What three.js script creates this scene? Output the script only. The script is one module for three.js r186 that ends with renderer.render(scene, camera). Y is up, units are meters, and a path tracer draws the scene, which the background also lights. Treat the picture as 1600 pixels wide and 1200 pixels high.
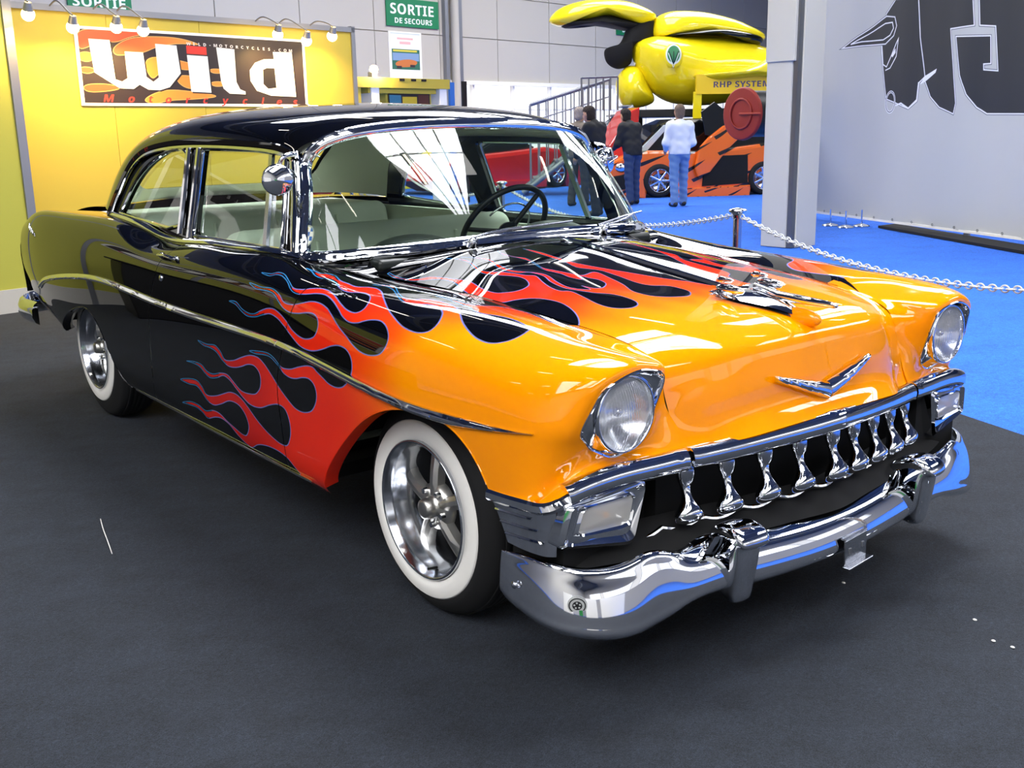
import * as THREE from 'three';
import { mergeGeometries, mergeVertices, toCreasedNormals } from 'three/addons/utils/BufferGeometryUtils.js';
import { RoundedBoxGeometry } from 'three/addons/geometries/RoundedBoxGeometry.js';
import { MarchingCubes } from 'three/addons/objects/MarchingCubes.js';
import { RectAreaLightUniformsLib } from 'three/addons/lights/RectAreaLightUniformsLib.js';
import { MeshBVH } from 'three-mesh-bvh';
RectAreaLightUniformsLib.init();

// ---------------------------------------------------------------- camera, exposure
const scene = new THREE.Scene();
scene.background = new THREE.Color(0, 0, 0);
const renderer = new THREE.WebGLRenderer({ antialias: true });
renderer.toneMapping = THREE.LinearToneMapping;
renderer.toneMappingExposure = 0.82;
renderer.shadowMap.enabled = true;
const FPX = 1637.13, YAW = 218.44 * Math.PI / 180, PITCH = 13.601 * Math.PI / 180, ROLL = -1.0757 * Math.PI / 180;
const EYE = new THREE.Vector3(2.3694, 1.363, 2.3679);
const camera = new THREE.PerspectiveCamera(2 * Math.atan(600 / FPX) * 180 / Math.PI, 4 / 3, 0.05, 200);
const FWD = new THREE.Vector3(Math.cos(PITCH) * Math.cos(YAW), -Math.sin(PITCH), Math.cos(PITCH) * Math.sin(YAW));
const RGT0 = new THREE.Vector3().crossVectors(FWD, new THREE.Vector3(0, 1, 0)).normalize();
const UP0 = new THREE.Vector3().crossVectors(RGT0, FWD);
const RGT = RGT0.clone().multiplyScalar(Math.cos(ROLL)).addScaledVector(UP0, Math.sin(ROLL));
const UPV = UP0.clone().multiplyScalar(Math.cos(ROLL)).addScaledVector(RGT0, -Math.sin(ROLL));
camera.position.copy(EYE); camera.up.copy(UPV); camera.lookAt(EYE.clone().add(FWD));
scene.add(camera);
// direction of a photo pixel (1600 x 1200); used only to turn measured pixels into positions on known surfaces
const pixDir = (px, py) => FWD.clone().addScaledVector(RGT, (px - 800) / FPX).addScaledVector(UPV, -(py - 600) / FPX);
const onPlane = (px, py, axis, v) => { const d = pixDir(px, py), t = (v - EYE[axis]) / d[axis]; return EYE.clone().addScaledVector(d, t); };

// ---------------------------------------------------------------- the hall's frame and its large lights
// hall axes: a runs along the back wall (to the right as one faces it), b from that wall into the hall
const HO = new THREE.Vector3(-7.02, 0, .1), HTURN = 100 * Math.PI / 180;
const HE = new THREE.Vector3(Math.cos(HTURN), 0, -Math.sin(HTURN)), HN = new THREE.Vector3(Math.sin(HTURN), 0, Math.cos(HTURN));
const HP = (a, y, b) => HO.clone().addScaledVector(HE, a).addScaledVector(HN, b).setY(y);
const CEIL = 8.2;
function areaLight(p, target, w, h, color, intensity) { const l = new THREE.RectAreaLight(color, intensity, w, h); l.position.copy(p); l.lookAt(target); scene.add(l); return l; }
const DAY = 0xfaf8f5;
// rooflights (glazing glows; these lights sit just under the glass)
const ROOFLIGHTS = [   // a0, a1, b0, b1 in hall axes
  [4.6, 13.2, -7.0, -3.4], [14.5, 24, -7.0, -3.4], [-15, -5, 9.4, 11.8],
  [-14, -3, 13.0, 15.4], [6, 17, 13.0, 15.4], [9, 20, 3.5, 6.0], [-15, -7, 5.0, 7.6],
];
// the glazed band of the back wall and the high windows of the front wall
areaLight(HP(22, 1.4, -10.85), HP(22, 1.4, 0), 14, 2.2, DAY, 1.2);
areaLight(HP(1.5, 4.5, 21.9), HP(1.5, 4.5, 0), 30, 2.1, DAY, .9);
// one tapering rooflight over the car, outline in (a, b)
const HIPLIGHT = [[-.6, 3.6], [4.4, 3.6], [3.4, 6.7], [2.15, 10.4], [1.5, 10.4], [-.1, 6.7]];
areaLight(HP(1.7, CEIL - .12, 6.2), HP(1.7, 0, 6.2 + 1e-4), 2.9, 4.6, DAY, 6);
for (const [a0, a1, b0, b1] of ROOFLIGHTS) areaLight(HP((a0 + a1) / 2, CEIL - .12, (b0 + b1) / 2), HP((a0 + a1) / 2, 0, (b0 + b1) / 2 + 1e-4), a1 - a0, b1 - b0, DAY, 5);
// ---------------------------------------------------------------- helpers
let seed = 12345;
const rnd = () => { seed = (seed * 1664525 + 1013904223) >>> 0; return seed / 4294967296; };
const V = (x, y, z) => new THREE.Vector3(x, y, z);
const used = {};
function numbered(name) { const k = used[name] = (used[name] ?? -1) + 1; return k ? name + '_' + String(k).padStart(3, '0') : name; }
function shadows(m) { m.castShadow = true; m.receiveShadow = true; return m; }
function tag(o, label, category, group, kind) {
  if (label) o.userData.label = label; if (category) o.userData.category = category;
  if (group) o.userData.group = group; if (kind) o.userData.kind = kind; return o;
}
function thing(name, label, category, pos = [0, 0, 0], turn = 0, group) {
  const o = new THREE.Group(); o.name = numbered(name); o.position.set(...pos); o.rotation.y = turn; scene.add(o);
  return tag(o, label, category, group);
}
function fix(g) {
  g = g.index ? g.toNonIndexed() : g;
  for (const k of Object.keys(g.attributes)) if (!['position', 'normal', 'uv'].includes(k)) g.deleteAttribute(k);
  if (!g.attributes.uv) g.setAttribute('uv', new THREE.BufferAttribute(new Float32Array(g.attributes.position.count * 2), 2));
  if (!g.attributes.normal) g.computeVertexNormals();
  return g;
}
function merge(list) { return list.length === 1 ? list[0] : mergeGeometries(list.map(fix)); }
function part(name, geo, mat, parent) {
  const m = shadows(new THREE.Mesh(Array.isArray(geo) ? merge(geo) : geo, mat)); m.name = name; (parent || scene).add(m); return m;
}
function top(name, geo, mat, label, category, group, kind) { return tag(part(numbered(name), geo, mat, scene), label, category, group, kind); }
function struct(name, geo, mat) { const m = part(numbered(name), geo, mat, scene); m.userData.kind = 'structure'; return m; }
function mir(g) {   // mirror across z = 0
  g = g.clone(); g.applyMatrix4(new THREE.Matrix4().makeScale(1, 1, -1));
  if (g.index) { const a = g.index.array; for (let i = 0; i < a.length; i += 3) { const t = a[i]; a[i] = a[i + 1]; a[i + 1] = t; } return g; }
  for (const k of Object.keys(g.attributes)) {
    const at = g.attributes[k], s = at.itemSize, a = at.array;
    for (let i = 0; i < a.length; i += 3 * s) for (let j = 0; j < s; j++) { const t = a[i + j]; a[i + j] = a[i + s + j]; a[i + s + j] = t; }
  }
  return g;
}
const boxG = (x0, x1, y0, y1, z0, z1) => { const g = new THREE.BoxGeometry(x1 - x0, y1 - y0, z1 - z0); g.translate((x0 + x1) / 2, (y0 + y1) / 2, (z0 + z1) / 2); return g; };
const rboxG = (x0, x1, y0, y1, z0, z1, r = .01, s = 3) => { const g = new RoundedBoxGeometry(x1 - x0, y1 - y0, z1 - z0, s, r); g.translate((x0 + x1) / 2, (y0 + y1) / 2, (z0 + z1) / 2); return g; };
function barG(a, b, r, n = 8, r2 = r) {
  a = a.isVector3 ? a : V(...a); b = b.isVector3 ? b : V(...b);
  const d = b.clone().sub(a), g = new THREE.CylinderGeometry(r2, r, d.length(), n);
  g.applyQuaternion(new THREE.Quaternion().setFromUnitVectors(V(0, 1, 0), d.clone().normalize())); g.translate((a.x + b.x) / 2, (a.y + b.y) / 2, (a.z + b.z) / 2); return g;
}
const sphG = (c, r, a = 20, b = 14, s = [1, 1, 1]) => { const g = new THREE.SphereGeometry(r, a, b); g.scale(...s); g.translate(...c); return g; };
const tubeG = (pts, r, n = 60, m = 8, closed = false) => new THREE.TubeGeometry(new THREE.CatmullRomCurve3(pts.map((p) => p.isVector3 ? p : V(...p)), closed, 'centripetal'), n, r, m, closed);
// natural cubic spline (optionally periodic by padding) through numbers
function spl(t, y) {
  const n = t.length; if (n === 2) return (x) => y[0] + (y[1] - y[0]) * (x - t[0]) / (t[1] - t[0]);
  const a = new Array(n).fill(0), m = new Array(n).fill(0), l = new Array(n).fill(1), z = new Array(n).fill(0);
  for (let i = 1; i < n - 1; i++) {
    const h0 = t[i] - t[i - 1], h1 = t[i + 1] - t[i];
    a[i] = 3 * ((y[i + 1] - y[i]) / h1 - (y[i] - y[i - 1]) / h0);
    l[i] = 2 * (t[i + 1] - t[i - 1]) - h0 * m[i - 1]; m[i] = h1 / l[i]; z[i] = (a[i] - h0 * z[i - 1]) / l[i];
  }
  const c = new Array(n).fill(0); for (let j = n - 2; j >= 0; j--) c[j] = z[j] - m[j] * c[j + 1];
  return (x) => {
    if (x <= t[0]) { const h = t[1] - t[0], b = (y[1] - y[0]) / h - h * (c[1] + 2 * c[0]) / 3; return y[0] + b * (x - t[0]); }
    let i = 0; while (i < n - 2 && x > t[i + 1]) i++;
    const h = t[i + 1] - t[i], b = (y[i + 1] - y[i]) / h - h * (c[i + 1] + 2 * c[i]) / 3, d = (c[i + 1] - c[i]) / (3 * h), u = x - t[i];
    return y[i] + u * (b + u * (c[i] + u * d));
  };
}
const keyed = (o) => { const k = o.map((e) => e[0]); const n = o[0].length - 1, f = []; for (let j = 0; j < n; j++) f.push(spl(k, o.map((e) => e[j + 1]))); return n === 1 ? f[0] : (x) => f.map((g) => g(x)); };
function crv(pts, knots) {   // 3-D curve through points
  const t = knots || [0]; if (!knots) for (let i = 1; i < pts.length; i++) t.push(t[i - 1] + Math.sqrt(Math.hypot(pts[i][0] - pts[i - 1][0], pts[i][1] - pts[i - 1][1], pts[i][2] - pts[i - 1][2])) + 1e-6);
  const f = [0, 1, 2].map((j) => spl(t, pts.map((p) => p[j])));
  const g = (u) => { const x = t[0] + (t[t.length - 1] - t[0]) * u; return [f[0](x), f[1](x), f[2](x)]; }; g.t = t; g.raw = (x) => [f[0](x), f[1](x), f[2](x)]; return g;
}
// surface through a net of points P[row][col]; ur, uc: ranges in knot index to evaluate; periodic rows optional
function net(P, nr, nc, o = {}) {
  const R = P.length, K = P[0].length, dist = (a, b) => Math.hypot(a[0] - b[0], a[1] - b[1], a[2] - b[2]);
  let rows = P, r0 = 0, r1 = R - 1;
  if (o.periodic) { rows = [...P.slice(R - 3), ...P, ...P.slice(0, 4)]; r0 = 3; r1 = R + 3; }
  const tc = [0]; for (let c = 1; c < K; c++) { let s = 0; for (const r of rows) s += Math.sqrt(dist(r[c], r[c - 1])); tc.push(tc[c - 1] + s / rows.length + 1e-5); }
  const tr = [0]; for (let r = 1; r < rows.length; r++) { let s = 0; for (let c = 0; c < K; c++) s += Math.sqrt(dist(rows[r][c], rows[r - 1][c])); tr.push(tr[r - 1] + s / K + 1e-5); }
  const cf = rows.map((r) => crv(r, tc)), fr = (t, i) => t[Math.floor(i)] + (i % 1 ? (t[Math.floor(i) + 1] - t[Math.floor(i)]) * (i % 1) : 0), c0 = fr(tc, o.c0 ?? 0), c1 = tc[o.c1 ?? K - 1], R0 = tr[(o.r0 ?? 0) + r0], R1 = tr[o.r1 !== undefined ? o.r1 + r0 : r1];
  const at = (uc) => { const pts = cf.map((f) => f.raw(uc)); return [0, 1, 2].map((j) => spl(tr, pts.map((p) => p[j]))); };
  const grid = (rv, cv) => { const G = []; for (const c of cv) { const f = at(c); G.push(rv.map((r) => [f[0](r), f[1](r), f[2](r)])); } return G; };
  const lin = (a, b, n) => Array.from({ length: n + 1 }, (_, i) => a + (b - a) * i / n), cv = lin(c0, c1, nc), rv = lin(R0, R1, nr);
  const e = 1e-4, G = grid(rv, cv), Gc = grid(rv, cv.map((c) => c + e)), Gr = grid(rv.map((r) => r + e), cv);
  const m = { p: [], n: [], t: [] };
  for (let c = 0; c <= nc; c++) for (let r = 0; r <= nr; r++) {
    const p = G[c][r], a = V(...Gc[c][r]).sub(V(...p)), b = V(...Gr[c][r]).sub(V(...p)), nn = a.cross(b).normalize(); if (o.flip) nn.negate();
    m.p.push(p); m.n.push([nn.x, nn.y, nn.z]);
  }
  for (let c = 0; c < nc; c++) for (let r = 0; r < nr; r++) {
    const i = c * (nr + 1) + r, j = i + nr + 1;
    if (o.flip) m.t.push([i, i + 1, j], [i + 1, j + 1, j]); else m.t.push([i, j, i + 1], [i + 1, j, j + 1]);
  }
  m.G = G; return m;
}
function clip(m, f) {   // keep f >= 0
  const o = { p: [], n: [], t: [] }, map = new Map(), val = m.p.map((p) => f(p[0], p[1], p[2])), cut = new Map();
  const keep = (i) => { if (!map.has(i)) { map.set(i, o.p.length); o.p.push(m.p[i]); o.n.push(m.n[i]); } return map.get(i); };
  const edge = (i, j) => {
    const k = i < j ? i + '_' + j : j + '_' + i; if (cut.has(k)) return cut.get(k);
    let a = val[i] >= 0 ? i : j, b = a === i ? j : i, lo = 0, hi = 1; const A = m.p[a], B = m.p[b];
    for (let q = 0; q < 18; q++) { const s = (lo + hi) / 2; if (f(A[0] + (B[0] - A[0]) * s, A[1] + (B[1] - A[1]) * s, A[2] + (B[2] - A[2]) * s) >= 0) lo = s; else hi = s; }
    const L = (P, Q) => [0, 1, 2].map((x) => P[x] + (Q[x] - P[x]) * lo), id = o.p.length; o.p.push(L(A, B)); o.n.push(L(m.n[a], m.n[b])); cut.set(k, id); return id;
  };
  for (const t of m.t) {
    const s = t.map((i) => val[i] >= 0), c = s[0] + s[1] + s[2];
    if (c === 3) o.t.push(t.map(keep));
    else if (c === 1) { const i = s.indexOf(true), a = t[i], b = t[(i + 1) % 3], d = t[(i + 2) % 3]; o.t.push([keep(a), edge(a, b), edge(a, d)]); }
    else if (c === 2) { const i = s.indexOf(false), a = t[i], b = t[(i + 1) % 3], d = t[(i + 2) % 3], e1 = edge(a, b), e2 = edge(a, d); o.t.push([e1, keep(b), keep(d)], [e1, keep(d), e2]); }
  }
  return o;
}
function geo(m, uvf) {
  const g = new THREE.BufferGeometry(), P = new Float32Array(m.p.length * 3), N = new Float32Array(m.p.length * 3), U = new Float32Array(m.p.length * 2);
  m.p.forEach((p, i) => { P.set(p, i * 3); const l = Math.hypot(...m.n[i]) || 1; N.set(m.n[i].map((v) => v / l), i * 3); if (uvf) U.set(uvf(p), i * 2); });
  g.setAttribute('position', new THREE.BufferAttribute(P, 3)); g.setAttribute('normal', new THREE.BufferAttribute(N, 3)); g.setAttribute('uv', new THREE.BufferAttribute(U, 2));
  g.setIndex(m.t.flat()); return g;
}
// sweep a closed 2-D profile along 3-D points; up(i) gives the profile's second axis, scale per point optional
function sweep(pts, prof, up, o = {}) {
  const n = pts.length, k = prof.length, P = [], T = [];
  for (let i = 0; i < n; i++) {
    const a = V(...pts[o.closed ? (i - 1 + n) % n : Math.max(0, i - 1)]), b = V(...pts[o.closed ? (i + 1) % n : Math.min(n - 1, i + 1)]), tg = b.sub(a).normalize();
    let U = up(i, pts[i]); U = U.isVector3 ? U.clone() : V(...U); const S = new THREE.Vector3().crossVectors(tg, U).normalize(); U = new THREE.Vector3().crossVectors(S, tg);
    const sc = o.scale ? o.scale(i / (n - 1)) : 1, [s1, s2] = Array.isArray(sc) ? sc : [sc, sc];
    for (const [x, y] of prof) P.push(pts[i][0] + S.x * x * s1 + U.x * y * s2, pts[i][1] + S.y * x * s1 + U.y * y * s2, pts[i][2] + S.z * x * s1 + U.z * y * s2);
  }
  const m = o.closed ? n : n - 1;
  for (let i = 0; i < m; i++) for (let j = 0; j < k; j++) {
    const j2 = (j + 1) % k; if (o.open && j === k - 1) continue; const a = i * k + j, b = i * k + j2, c = ((i + 1) % n) * k + j, d = ((i + 1) % n) * k + j2; T.push(a, c, b, b, c, d);
  }
  if (!o.closed && !o.open) for (let j = 1; j < k - 1; j++) { T.push(0, j, j + 1); const e = (n - 1) * k; T.push(e, e + j + 1, e + j); }
  let g = new THREE.BufferGeometry(); g.setAttribute('position', new THREE.Float32BufferAttribute(P, 3)); g.setIndex(T);
  g = toCreasedNormals(g, o.crease ?? .6); g.setAttribute('uv', new THREE.BufferAttribute(new Float32Array(g.attributes.position.count * 2), 2)); return g;
}
const arc = (r, n, a0 = 0, a1 = Math.PI * 2, rx = r, ry = r) => Array.from({ length: n }, (_, i) => { const a = a0 + (a1 - a0) * i / (a1 - a0 >= 6.28 ? n : n - 1); return [Math.cos(a) * rx, Math.sin(a) * ry]; });
function lathe(prof, n = 48, axis = 'z') { const g = new THREE.LatheGeometry(prof.map((p) => new THREE.Vector2(p[0], p[1])), n); if (axis === 'z') g.rotateX(Math.PI / 2); if (axis === 'x') g.rotateZ(-Math.PI / 2); return g; }
function shapeG(pts, depth, bevel = 0, holes = []) {
  const s = new THREE.Shape(pts.map((p) => new THREE.Vector2(p[0], p[1]))); for (const h of holes) s.holes.push(new THREE.Path(h.map((p) => new THREE.Vector2(p[0], p[1]))));
  return new THREE.ExtrudeGeometry(s, { depth, bevelEnabled: bevel > 0, bevelSize: bevel, bevelThickness: bevel, bevelSegments: 2, curveSegments: 10 });
}
function canvasTex(w, h, draw) { const c = document.createElement('canvas'); c.width = w; c.height = h; draw(c.getContext('2d'), w, h); const t = new THREE.CanvasTexture(c); t.colorSpace = THREE.SRGBColorSpace; t.anisotropy = 8; return t; }
const std = (color, roughness = .6, metalness = 0, o = {}) => new THREE.MeshStandardMaterial({ color, roughness, metalness, ...o });
const phys = (color, roughness, metalness, o = {}) => new THREE.MeshPhysicalMaterial({ color, roughness, metalness, ...o });
const M = {
  black: phys(0x040404, .6, 0, { specularIntensity: 0, clearcoat: 1, clearcoatRoughness: .015 }),
  chrome: std(0xe4e6ea, .045, 1), chromeSoft: std(0xc9ccd2, .16, 1), alloy: std(0xd2cfc6, .34, 1), dull: std(0x77797c, .45, .8),
  rubber: std(0x0b0b0c, .8), white: std(0xf4f1e8, .55), blackMatte: std(0x030303, .85), darkTrim: std(0x0a0a0b, .45),
  glass: phys(0xeaf5ec, 0, 0, { transmission: 1, thickness: 0, ior: 1.5 }), lens: phys(0xffffff, .03, 0, { transmission: 1, thickness: 0, ior: 1.5 }),
  seat: std(0xc9cfbf, .7), headliner: std(0xd8dacb, .9), dash: std(0x1a1f1c, .4), red: std(0xa01208, .25),
};
// ---------------------------------------------------------------- the hall
const inHall = (g) => { g.rotateY(HTURN); g.translate(HO.x, 0, HO.z); return g; };
const onHall = (px, py, b) => { const d = pixDir(px, py), rel = EYE.clone().sub(HO), t = (b - rel.dot(HN)) / d.dot(HN), q = EYE.clone().addScaledVector(d, t).sub(HO); return [q.dot(HE), q.y]; };
const hbox = (a0, a1, y0, y1, b0, b1) => inHall(boxG(a0, a1, y0, y1, b0, b1));
const HA0 = -17, HA1 = 36, HB0 = -11, HB1 = 22;
function noiseTex(n, f, rep) { const c = canvasTex(n, n, (x) => { const im = x.createImageData(n, n); for (let i = 0; i < n * n; i++) { const v = f(i % n, Math.floor(i / n)); im.data.set([v[0], v[1], v[2], 255], i * 4); } x.putImageData(im, 0, 0); }); c.wrapS = c.wrapT = THREE.RepeatWrapping; if (rep) c.repeat.set(rep, rep); return c; }
const pat = (n, oct) => { let g = null; const A = new Float32Array(n * n); for (const [c, w] of oct) { const r = new Float32Array(c * c).map(() => rnd() - .5); for (let j = 0; j < n; j++) for (let i = 0; i < n; i++) { const x = i / n * c, y = j / n * c, x0 = Math.floor(x), y0 = Math.floor(y), fx = x - x0, fy = y - y0, s = (t) => t * t * (3 - 2 * t), a = r[(y0 % c) * c + x0 % c], b = r[(y0 % c) * c + (x0 + 1) % c], d = r[((y0 + 1) % c) * c + x0 % c], e = r[((y0 + 1) % c) * c + (x0 + 1) % c]; A[j * n + i] += w * ((a + (b - a) * s(fx)) * (1 - s(fy)) + (d + (e - d) * s(fx)) * s(fy)); } } return A; };
const flatUV = (g, sc) => { const p = g.attributes.position, u = g.attributes.uv; for (let i = 0; i < p.count; i++) u.setXY(i, p.getX(i) / sc, p.getZ(i) / sc); return g; };
const cn = pat(512, [[8, .25], [64, .3], [256, .6], [512, 1.3]]);
const carpetTex = (rgb, amp) => noiseTex(512, (i, j) => { const v = 1 + amp * cn[j * 512 + i]; return rgb.map((q) => Math.max(0, Math.min(255, q * v))); });
const bumpC = noiseTex(512, (i, j) => { const v = 128 + 110 * cn[j * 512 + i]; return [v, v, v].map((q) => Math.max(0, Math.min(255, q))); }); bumpC.colorSpace = THREE.NoColorSpace;
M.blue = std(0xffffff, .95, 0, { map: carpetTex([34, 100, 204], .35), bumpMap: bumpC, bumpScale: .002 });
M.dark = std(0xffffff, .95, 0, { map: carpetTex([31, 36, 44], .85), bumpMap: bumpC, bumpScale: .003 });
M.wall = std(0xb9b5ab, .8); M.steel = std(0x8d9095, .5, .6); M.alu = std(0x9a9b9d, .4, .7); M.pane = new THREE.MeshStandardMaterial({ color: 0x222222, roughness: .3, emissive: 0xf2f6ff, emissiveIntensity: 1.7 });
M.sky = new THREE.MeshStandardMaterial({ color: 0x222222, roughness: .3, emissive: 0xf4f6ff, emissiveIntensity: 11 });
M.skyBright = new THREE.MeshStandardMaterial({ color: 0x222222, roughness: .3, emissive: 0xf6f8ff, emissiveIntensity: 24 }); M.paneDim = new THREE.MeshStandardMaterial({ color: 0x222222, roughness: .3, emissive: 0xf2f6ff, emissiveIntensity: 1.3 });
M.ceil = std(0x5a5d61, .85);
struct('floor', flatUV(hbox(HA0, HA1, -.2, -.006, HB0, HB1), 1.6), M.blue);
// back wall panels, with a glazed band; each sheet of cladding is a part
const wb = new THREE.Group(); wb.name = 'wall_back'; wb.userData.kind = 'structure'; scene.add(wb);
part('wall_core', [hbox(HA0, HA1, 2.62, CEIL, HB0 - .25, HB0 - .05), hbox(HA0, 13.9, 0, 2.62, HB0 - .25, HB0 - .05), hbox(HA0, HA1, 0, .25, HB0 - .25, HB0 - .05)], M.wall, wb);
for (let a = HA0; a < HA1 - .1; a += 2.2) for (let y = 2.66; y < CEIL - .3; y += 1.1) part('wall_panel', hbox(a + .012, Math.min(HA1, a + 2.2) - .012, y, Math.min(CEIL, y + 1.1) - .02, HB0 - .05, HB0), M.wall, wb);
for (const a of [onHall(703, 50, HB0)[0]]) for (const [w, d] of [[.11, .16]]) part('column_flange', [hbox(a - .28, a - .16, 0, CEIL, HB0, HB0 + .12), hbox(a + .22, a + .34, 0, CEIL, HB0, HB0 + .12)], M.steel, wb), part('column_pipe', (() => { const g = new THREE.CylinderGeometry(.11, .11, CEIL, 16); g.translate(a + .04, CEIL / 2, HB0 + .14); return inHall(g); })(), M.wall, wb);
part('ledge', hbox(13.9, HA1, 2.56, 2.66, HB0 - .2, HB0 + .06), M.white, wb);
for (let k = 0, a = 14.0; a < HA1 - 1.6; a += 1.62, k++) {
  const w = new THREE.Group(); w.name = 'window_' + (k + 1); w.userData.kind = 'structure'; scene.add(w);
  part('pane', hbox(a + .05, a + 1.57, .25, 2.56, HB0 - .14, HB0 - .12), M.pane, w);
  part('mullion', hbox(a - .03, a + .03, .25, 2.56, HB0 - .18, HB0 - .02), M.white, w); part('transom', hbox(a + .03, a + 1.59, 1.9, 1.95, HB0 - .17, HB0 - .05), M.white, w);
}
struct('wall_left', hbox(HA0 - .2, HA0, 0, CEIL, HB0 - .25, HB1 + .2), M.wall); struct('wall_right', hbox(HA1, HA1 + .2, 0, CEIL, HB0 - .25, HB1 + .2), M.wall);
const wfr = new THREE.Group(); wfr.name = 'wall_front'; wfr.userData.kind = 'structure'; scene.add(wfr);
part('wall_core', hbox(HA0, HA1, 0, CEIL, HB1, HB1 + .2), M.wall, wfr);
{ // high windows on the front wall, behind the photographer
  for (let k = 0; k < 6; k++) { const a = -13 + k * 5.2, w = new THREE.Group(); w.name = 'window_' + (20 + k); w.userData.kind = 'structure'; scene.add(w); part('pane', hbox(a, a + 4.2, 3.4, 5.6, HB1 - .06, HB1 - .04), M.paneDim, w); part('frame', [hbox(a - .08, a + 4.28, 3.3, 3.4, HB1 - .1, HB1), hbox(a - .08, a + 4.28, 5.6, 5.7, HB1 - .1, HB1), hbox(a - .08, a, 3.4, 5.6, HB1 - .1, HB1), hbox(a + 4.2, a + 4.28, 3.4, 5.6, HB1 - .1, HB1)], M.steel, w); }
}
// ceiling with rooflights: glazing bars are real bars under the glass
const ce = new THREE.Group(); ce.name = 'ceiling'; ce.userData.kind = 'structure'; scene.add(ce);
part('deck', hbox(HA0 - .2, HA1 + .2, CEIL, CEIL + .2, HB0 - .25, HB1 + .2), M.ceil, ce);
ROOFLIGHTS.forEach(([a0, a1, b0, b1], k) => {
  const w = new THREE.Group(); w.name = 'window_' + (40 + k); w.userData.kind = 'structure'; scene.add(w);
  part('rooflight_glass', hbox(a0, a1, CEIL - .05, CEIL - .01, b0, b1), M.sky, w);
  const n = Math.round((a1 - a0) / 1.5); for (let i = 1; i < n; i++) { const a = a0 + (a1 - a0) * i / n; part('glazing_bar', hbox(a - .03, a + .03, CEIL - .16, CEIL - .05, b0, b1), M.steel, w); }
  const m = Math.round((b1 - b0) / 2.2); for (let i = 1; i < m; i++) { const b = b0 + (b1 - b0) * i / m; part('glazing_bar', hbox(a0, a1, CEIL - .2, CEIL - .16, b - .05, b + .05), M.steel, w); }
});
{ // the tapering rooflight, with its glazing bars
  const w = new THREE.Group(); w.name = 'window_60'; w.userData.kind = 'structure'; scene.add(w);
  const g = new THREE.ExtrudeGeometry(new THREE.Shape(HIPLIGHT.map(([a, b]) => new THREE.Vector2(a, -b))), { depth: .04, bevelEnabled: false }); g.rotateX(-Math.PI / 2); g.translate(0, CEIL - .05, 0); part('rooflight_glass', inHall(g), M.skyBright, w);
  for (const [p, q] of [[[.5, 3.6], [1.6, 10.4]], [[1.9, 3.6], [1.9, 10.4]], [[3.1, 3.6], [2.05, 10.4]], [[-.35, 5.2], [3.9, 5.2]], [[.2, 7.4], [3.15, 7.4]]]) part('glazing_bar', barG(HP(p[0], CEIL - .09, p[1]), HP(q[0], CEIL - .09, q[1]), .035, 6), M.steel, w);
}
for (let b = -7.5; b < HB1; b += 6.2) top('roof_truss', [hbox(HA0, HA1, CEIL - .75, CEIL - .63, b - .08, b + .08), hbox(HA0, HA1, CEIL - .12, CEIL, b - .08, b + .08), ...Array.from({ length: 22 }, (_, i) => { const a = HA0 + 1 + i * 2; const g = barG(HP(a, CEIL - .7, b), HP(a + 1, CEIL - .06, b), .04, 6); return g; })], M.steel, 'long grey steel roof truss spanning under the hall ceiling', 'truss', 'roof trusses');
// tube luminaires hanging from the roof
M.tube = new THREE.MeshStandardMaterial({ color: 0x333333, emissive: 0xfff6e6, emissiveIntensity: 14 });
let lum = 0;
for (let ia = -3; ia <= 3; ia++) for (let ib = 0; ib <= 2; ib++) {
  const a = ia * 4.4 + .6, b = -1.4 + ib * 4.6; const g = thing('strip_luminaire', 'white strip luminaire hanging under the hall roof', 'lamp', [0, 0, 0], 0, 'strip luminaires under the roof');
  part('housing', hbox(a - .09, a + .09, CEIL - 1.22, CEIL - 1.14, b - .65, b + .65), M.wall, g); part('tube', hbox(a - .05, a + .05, CEIL - 1.235, CEIL - 1.22, b - .62, b + .62), M.tube, g); for (const e of [-.5, .5]) part('hanger', barG(HP(a, CEIL - 1.14, b + e), HP(a, CEIL, b + e), .006, 5), M.steel, g);
  lum++; areaLight(HP(a, CEIL - 1.25, b), HP(a, 0, b + 1e-4), .1, 1.24, 0xfff4e2, 14);
}
// dark show carpet under the car
{
  const pts = [[.278 + .944 * 11, -2.203 + .33 * 11], [.278, -2.203], [-7.3, -4.86], [-7.1, -1], [-6.6, 1.4], [-6.3, 8], [1, 14], [11, 13], [13.5, 4.5]];
  const g = new THREE.ExtrudeGeometry(new THREE.Shape(pts.map(([x, z]) => new THREE.Vector2(x, -z))), { depth: .006, bevelEnabled: false }); g.rotateX(-Math.PI / 2); g.translate(0, -.006, 0);
  const f = struct('floor_carpet', flatUV(g, .55), M.dark); f.userData.label = 'dark grey needle felt carpet under the sedan';
}
// ---------------------------------------------------------------- the flamed sedan: x forward from the front axle, y up, z to its right
const car = thing('vintage_sedan', 'black two-door vintage sedan with orange and red flame paint and chrome bumper on dark carpet', 'car');
const WB = -2.921;
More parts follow.
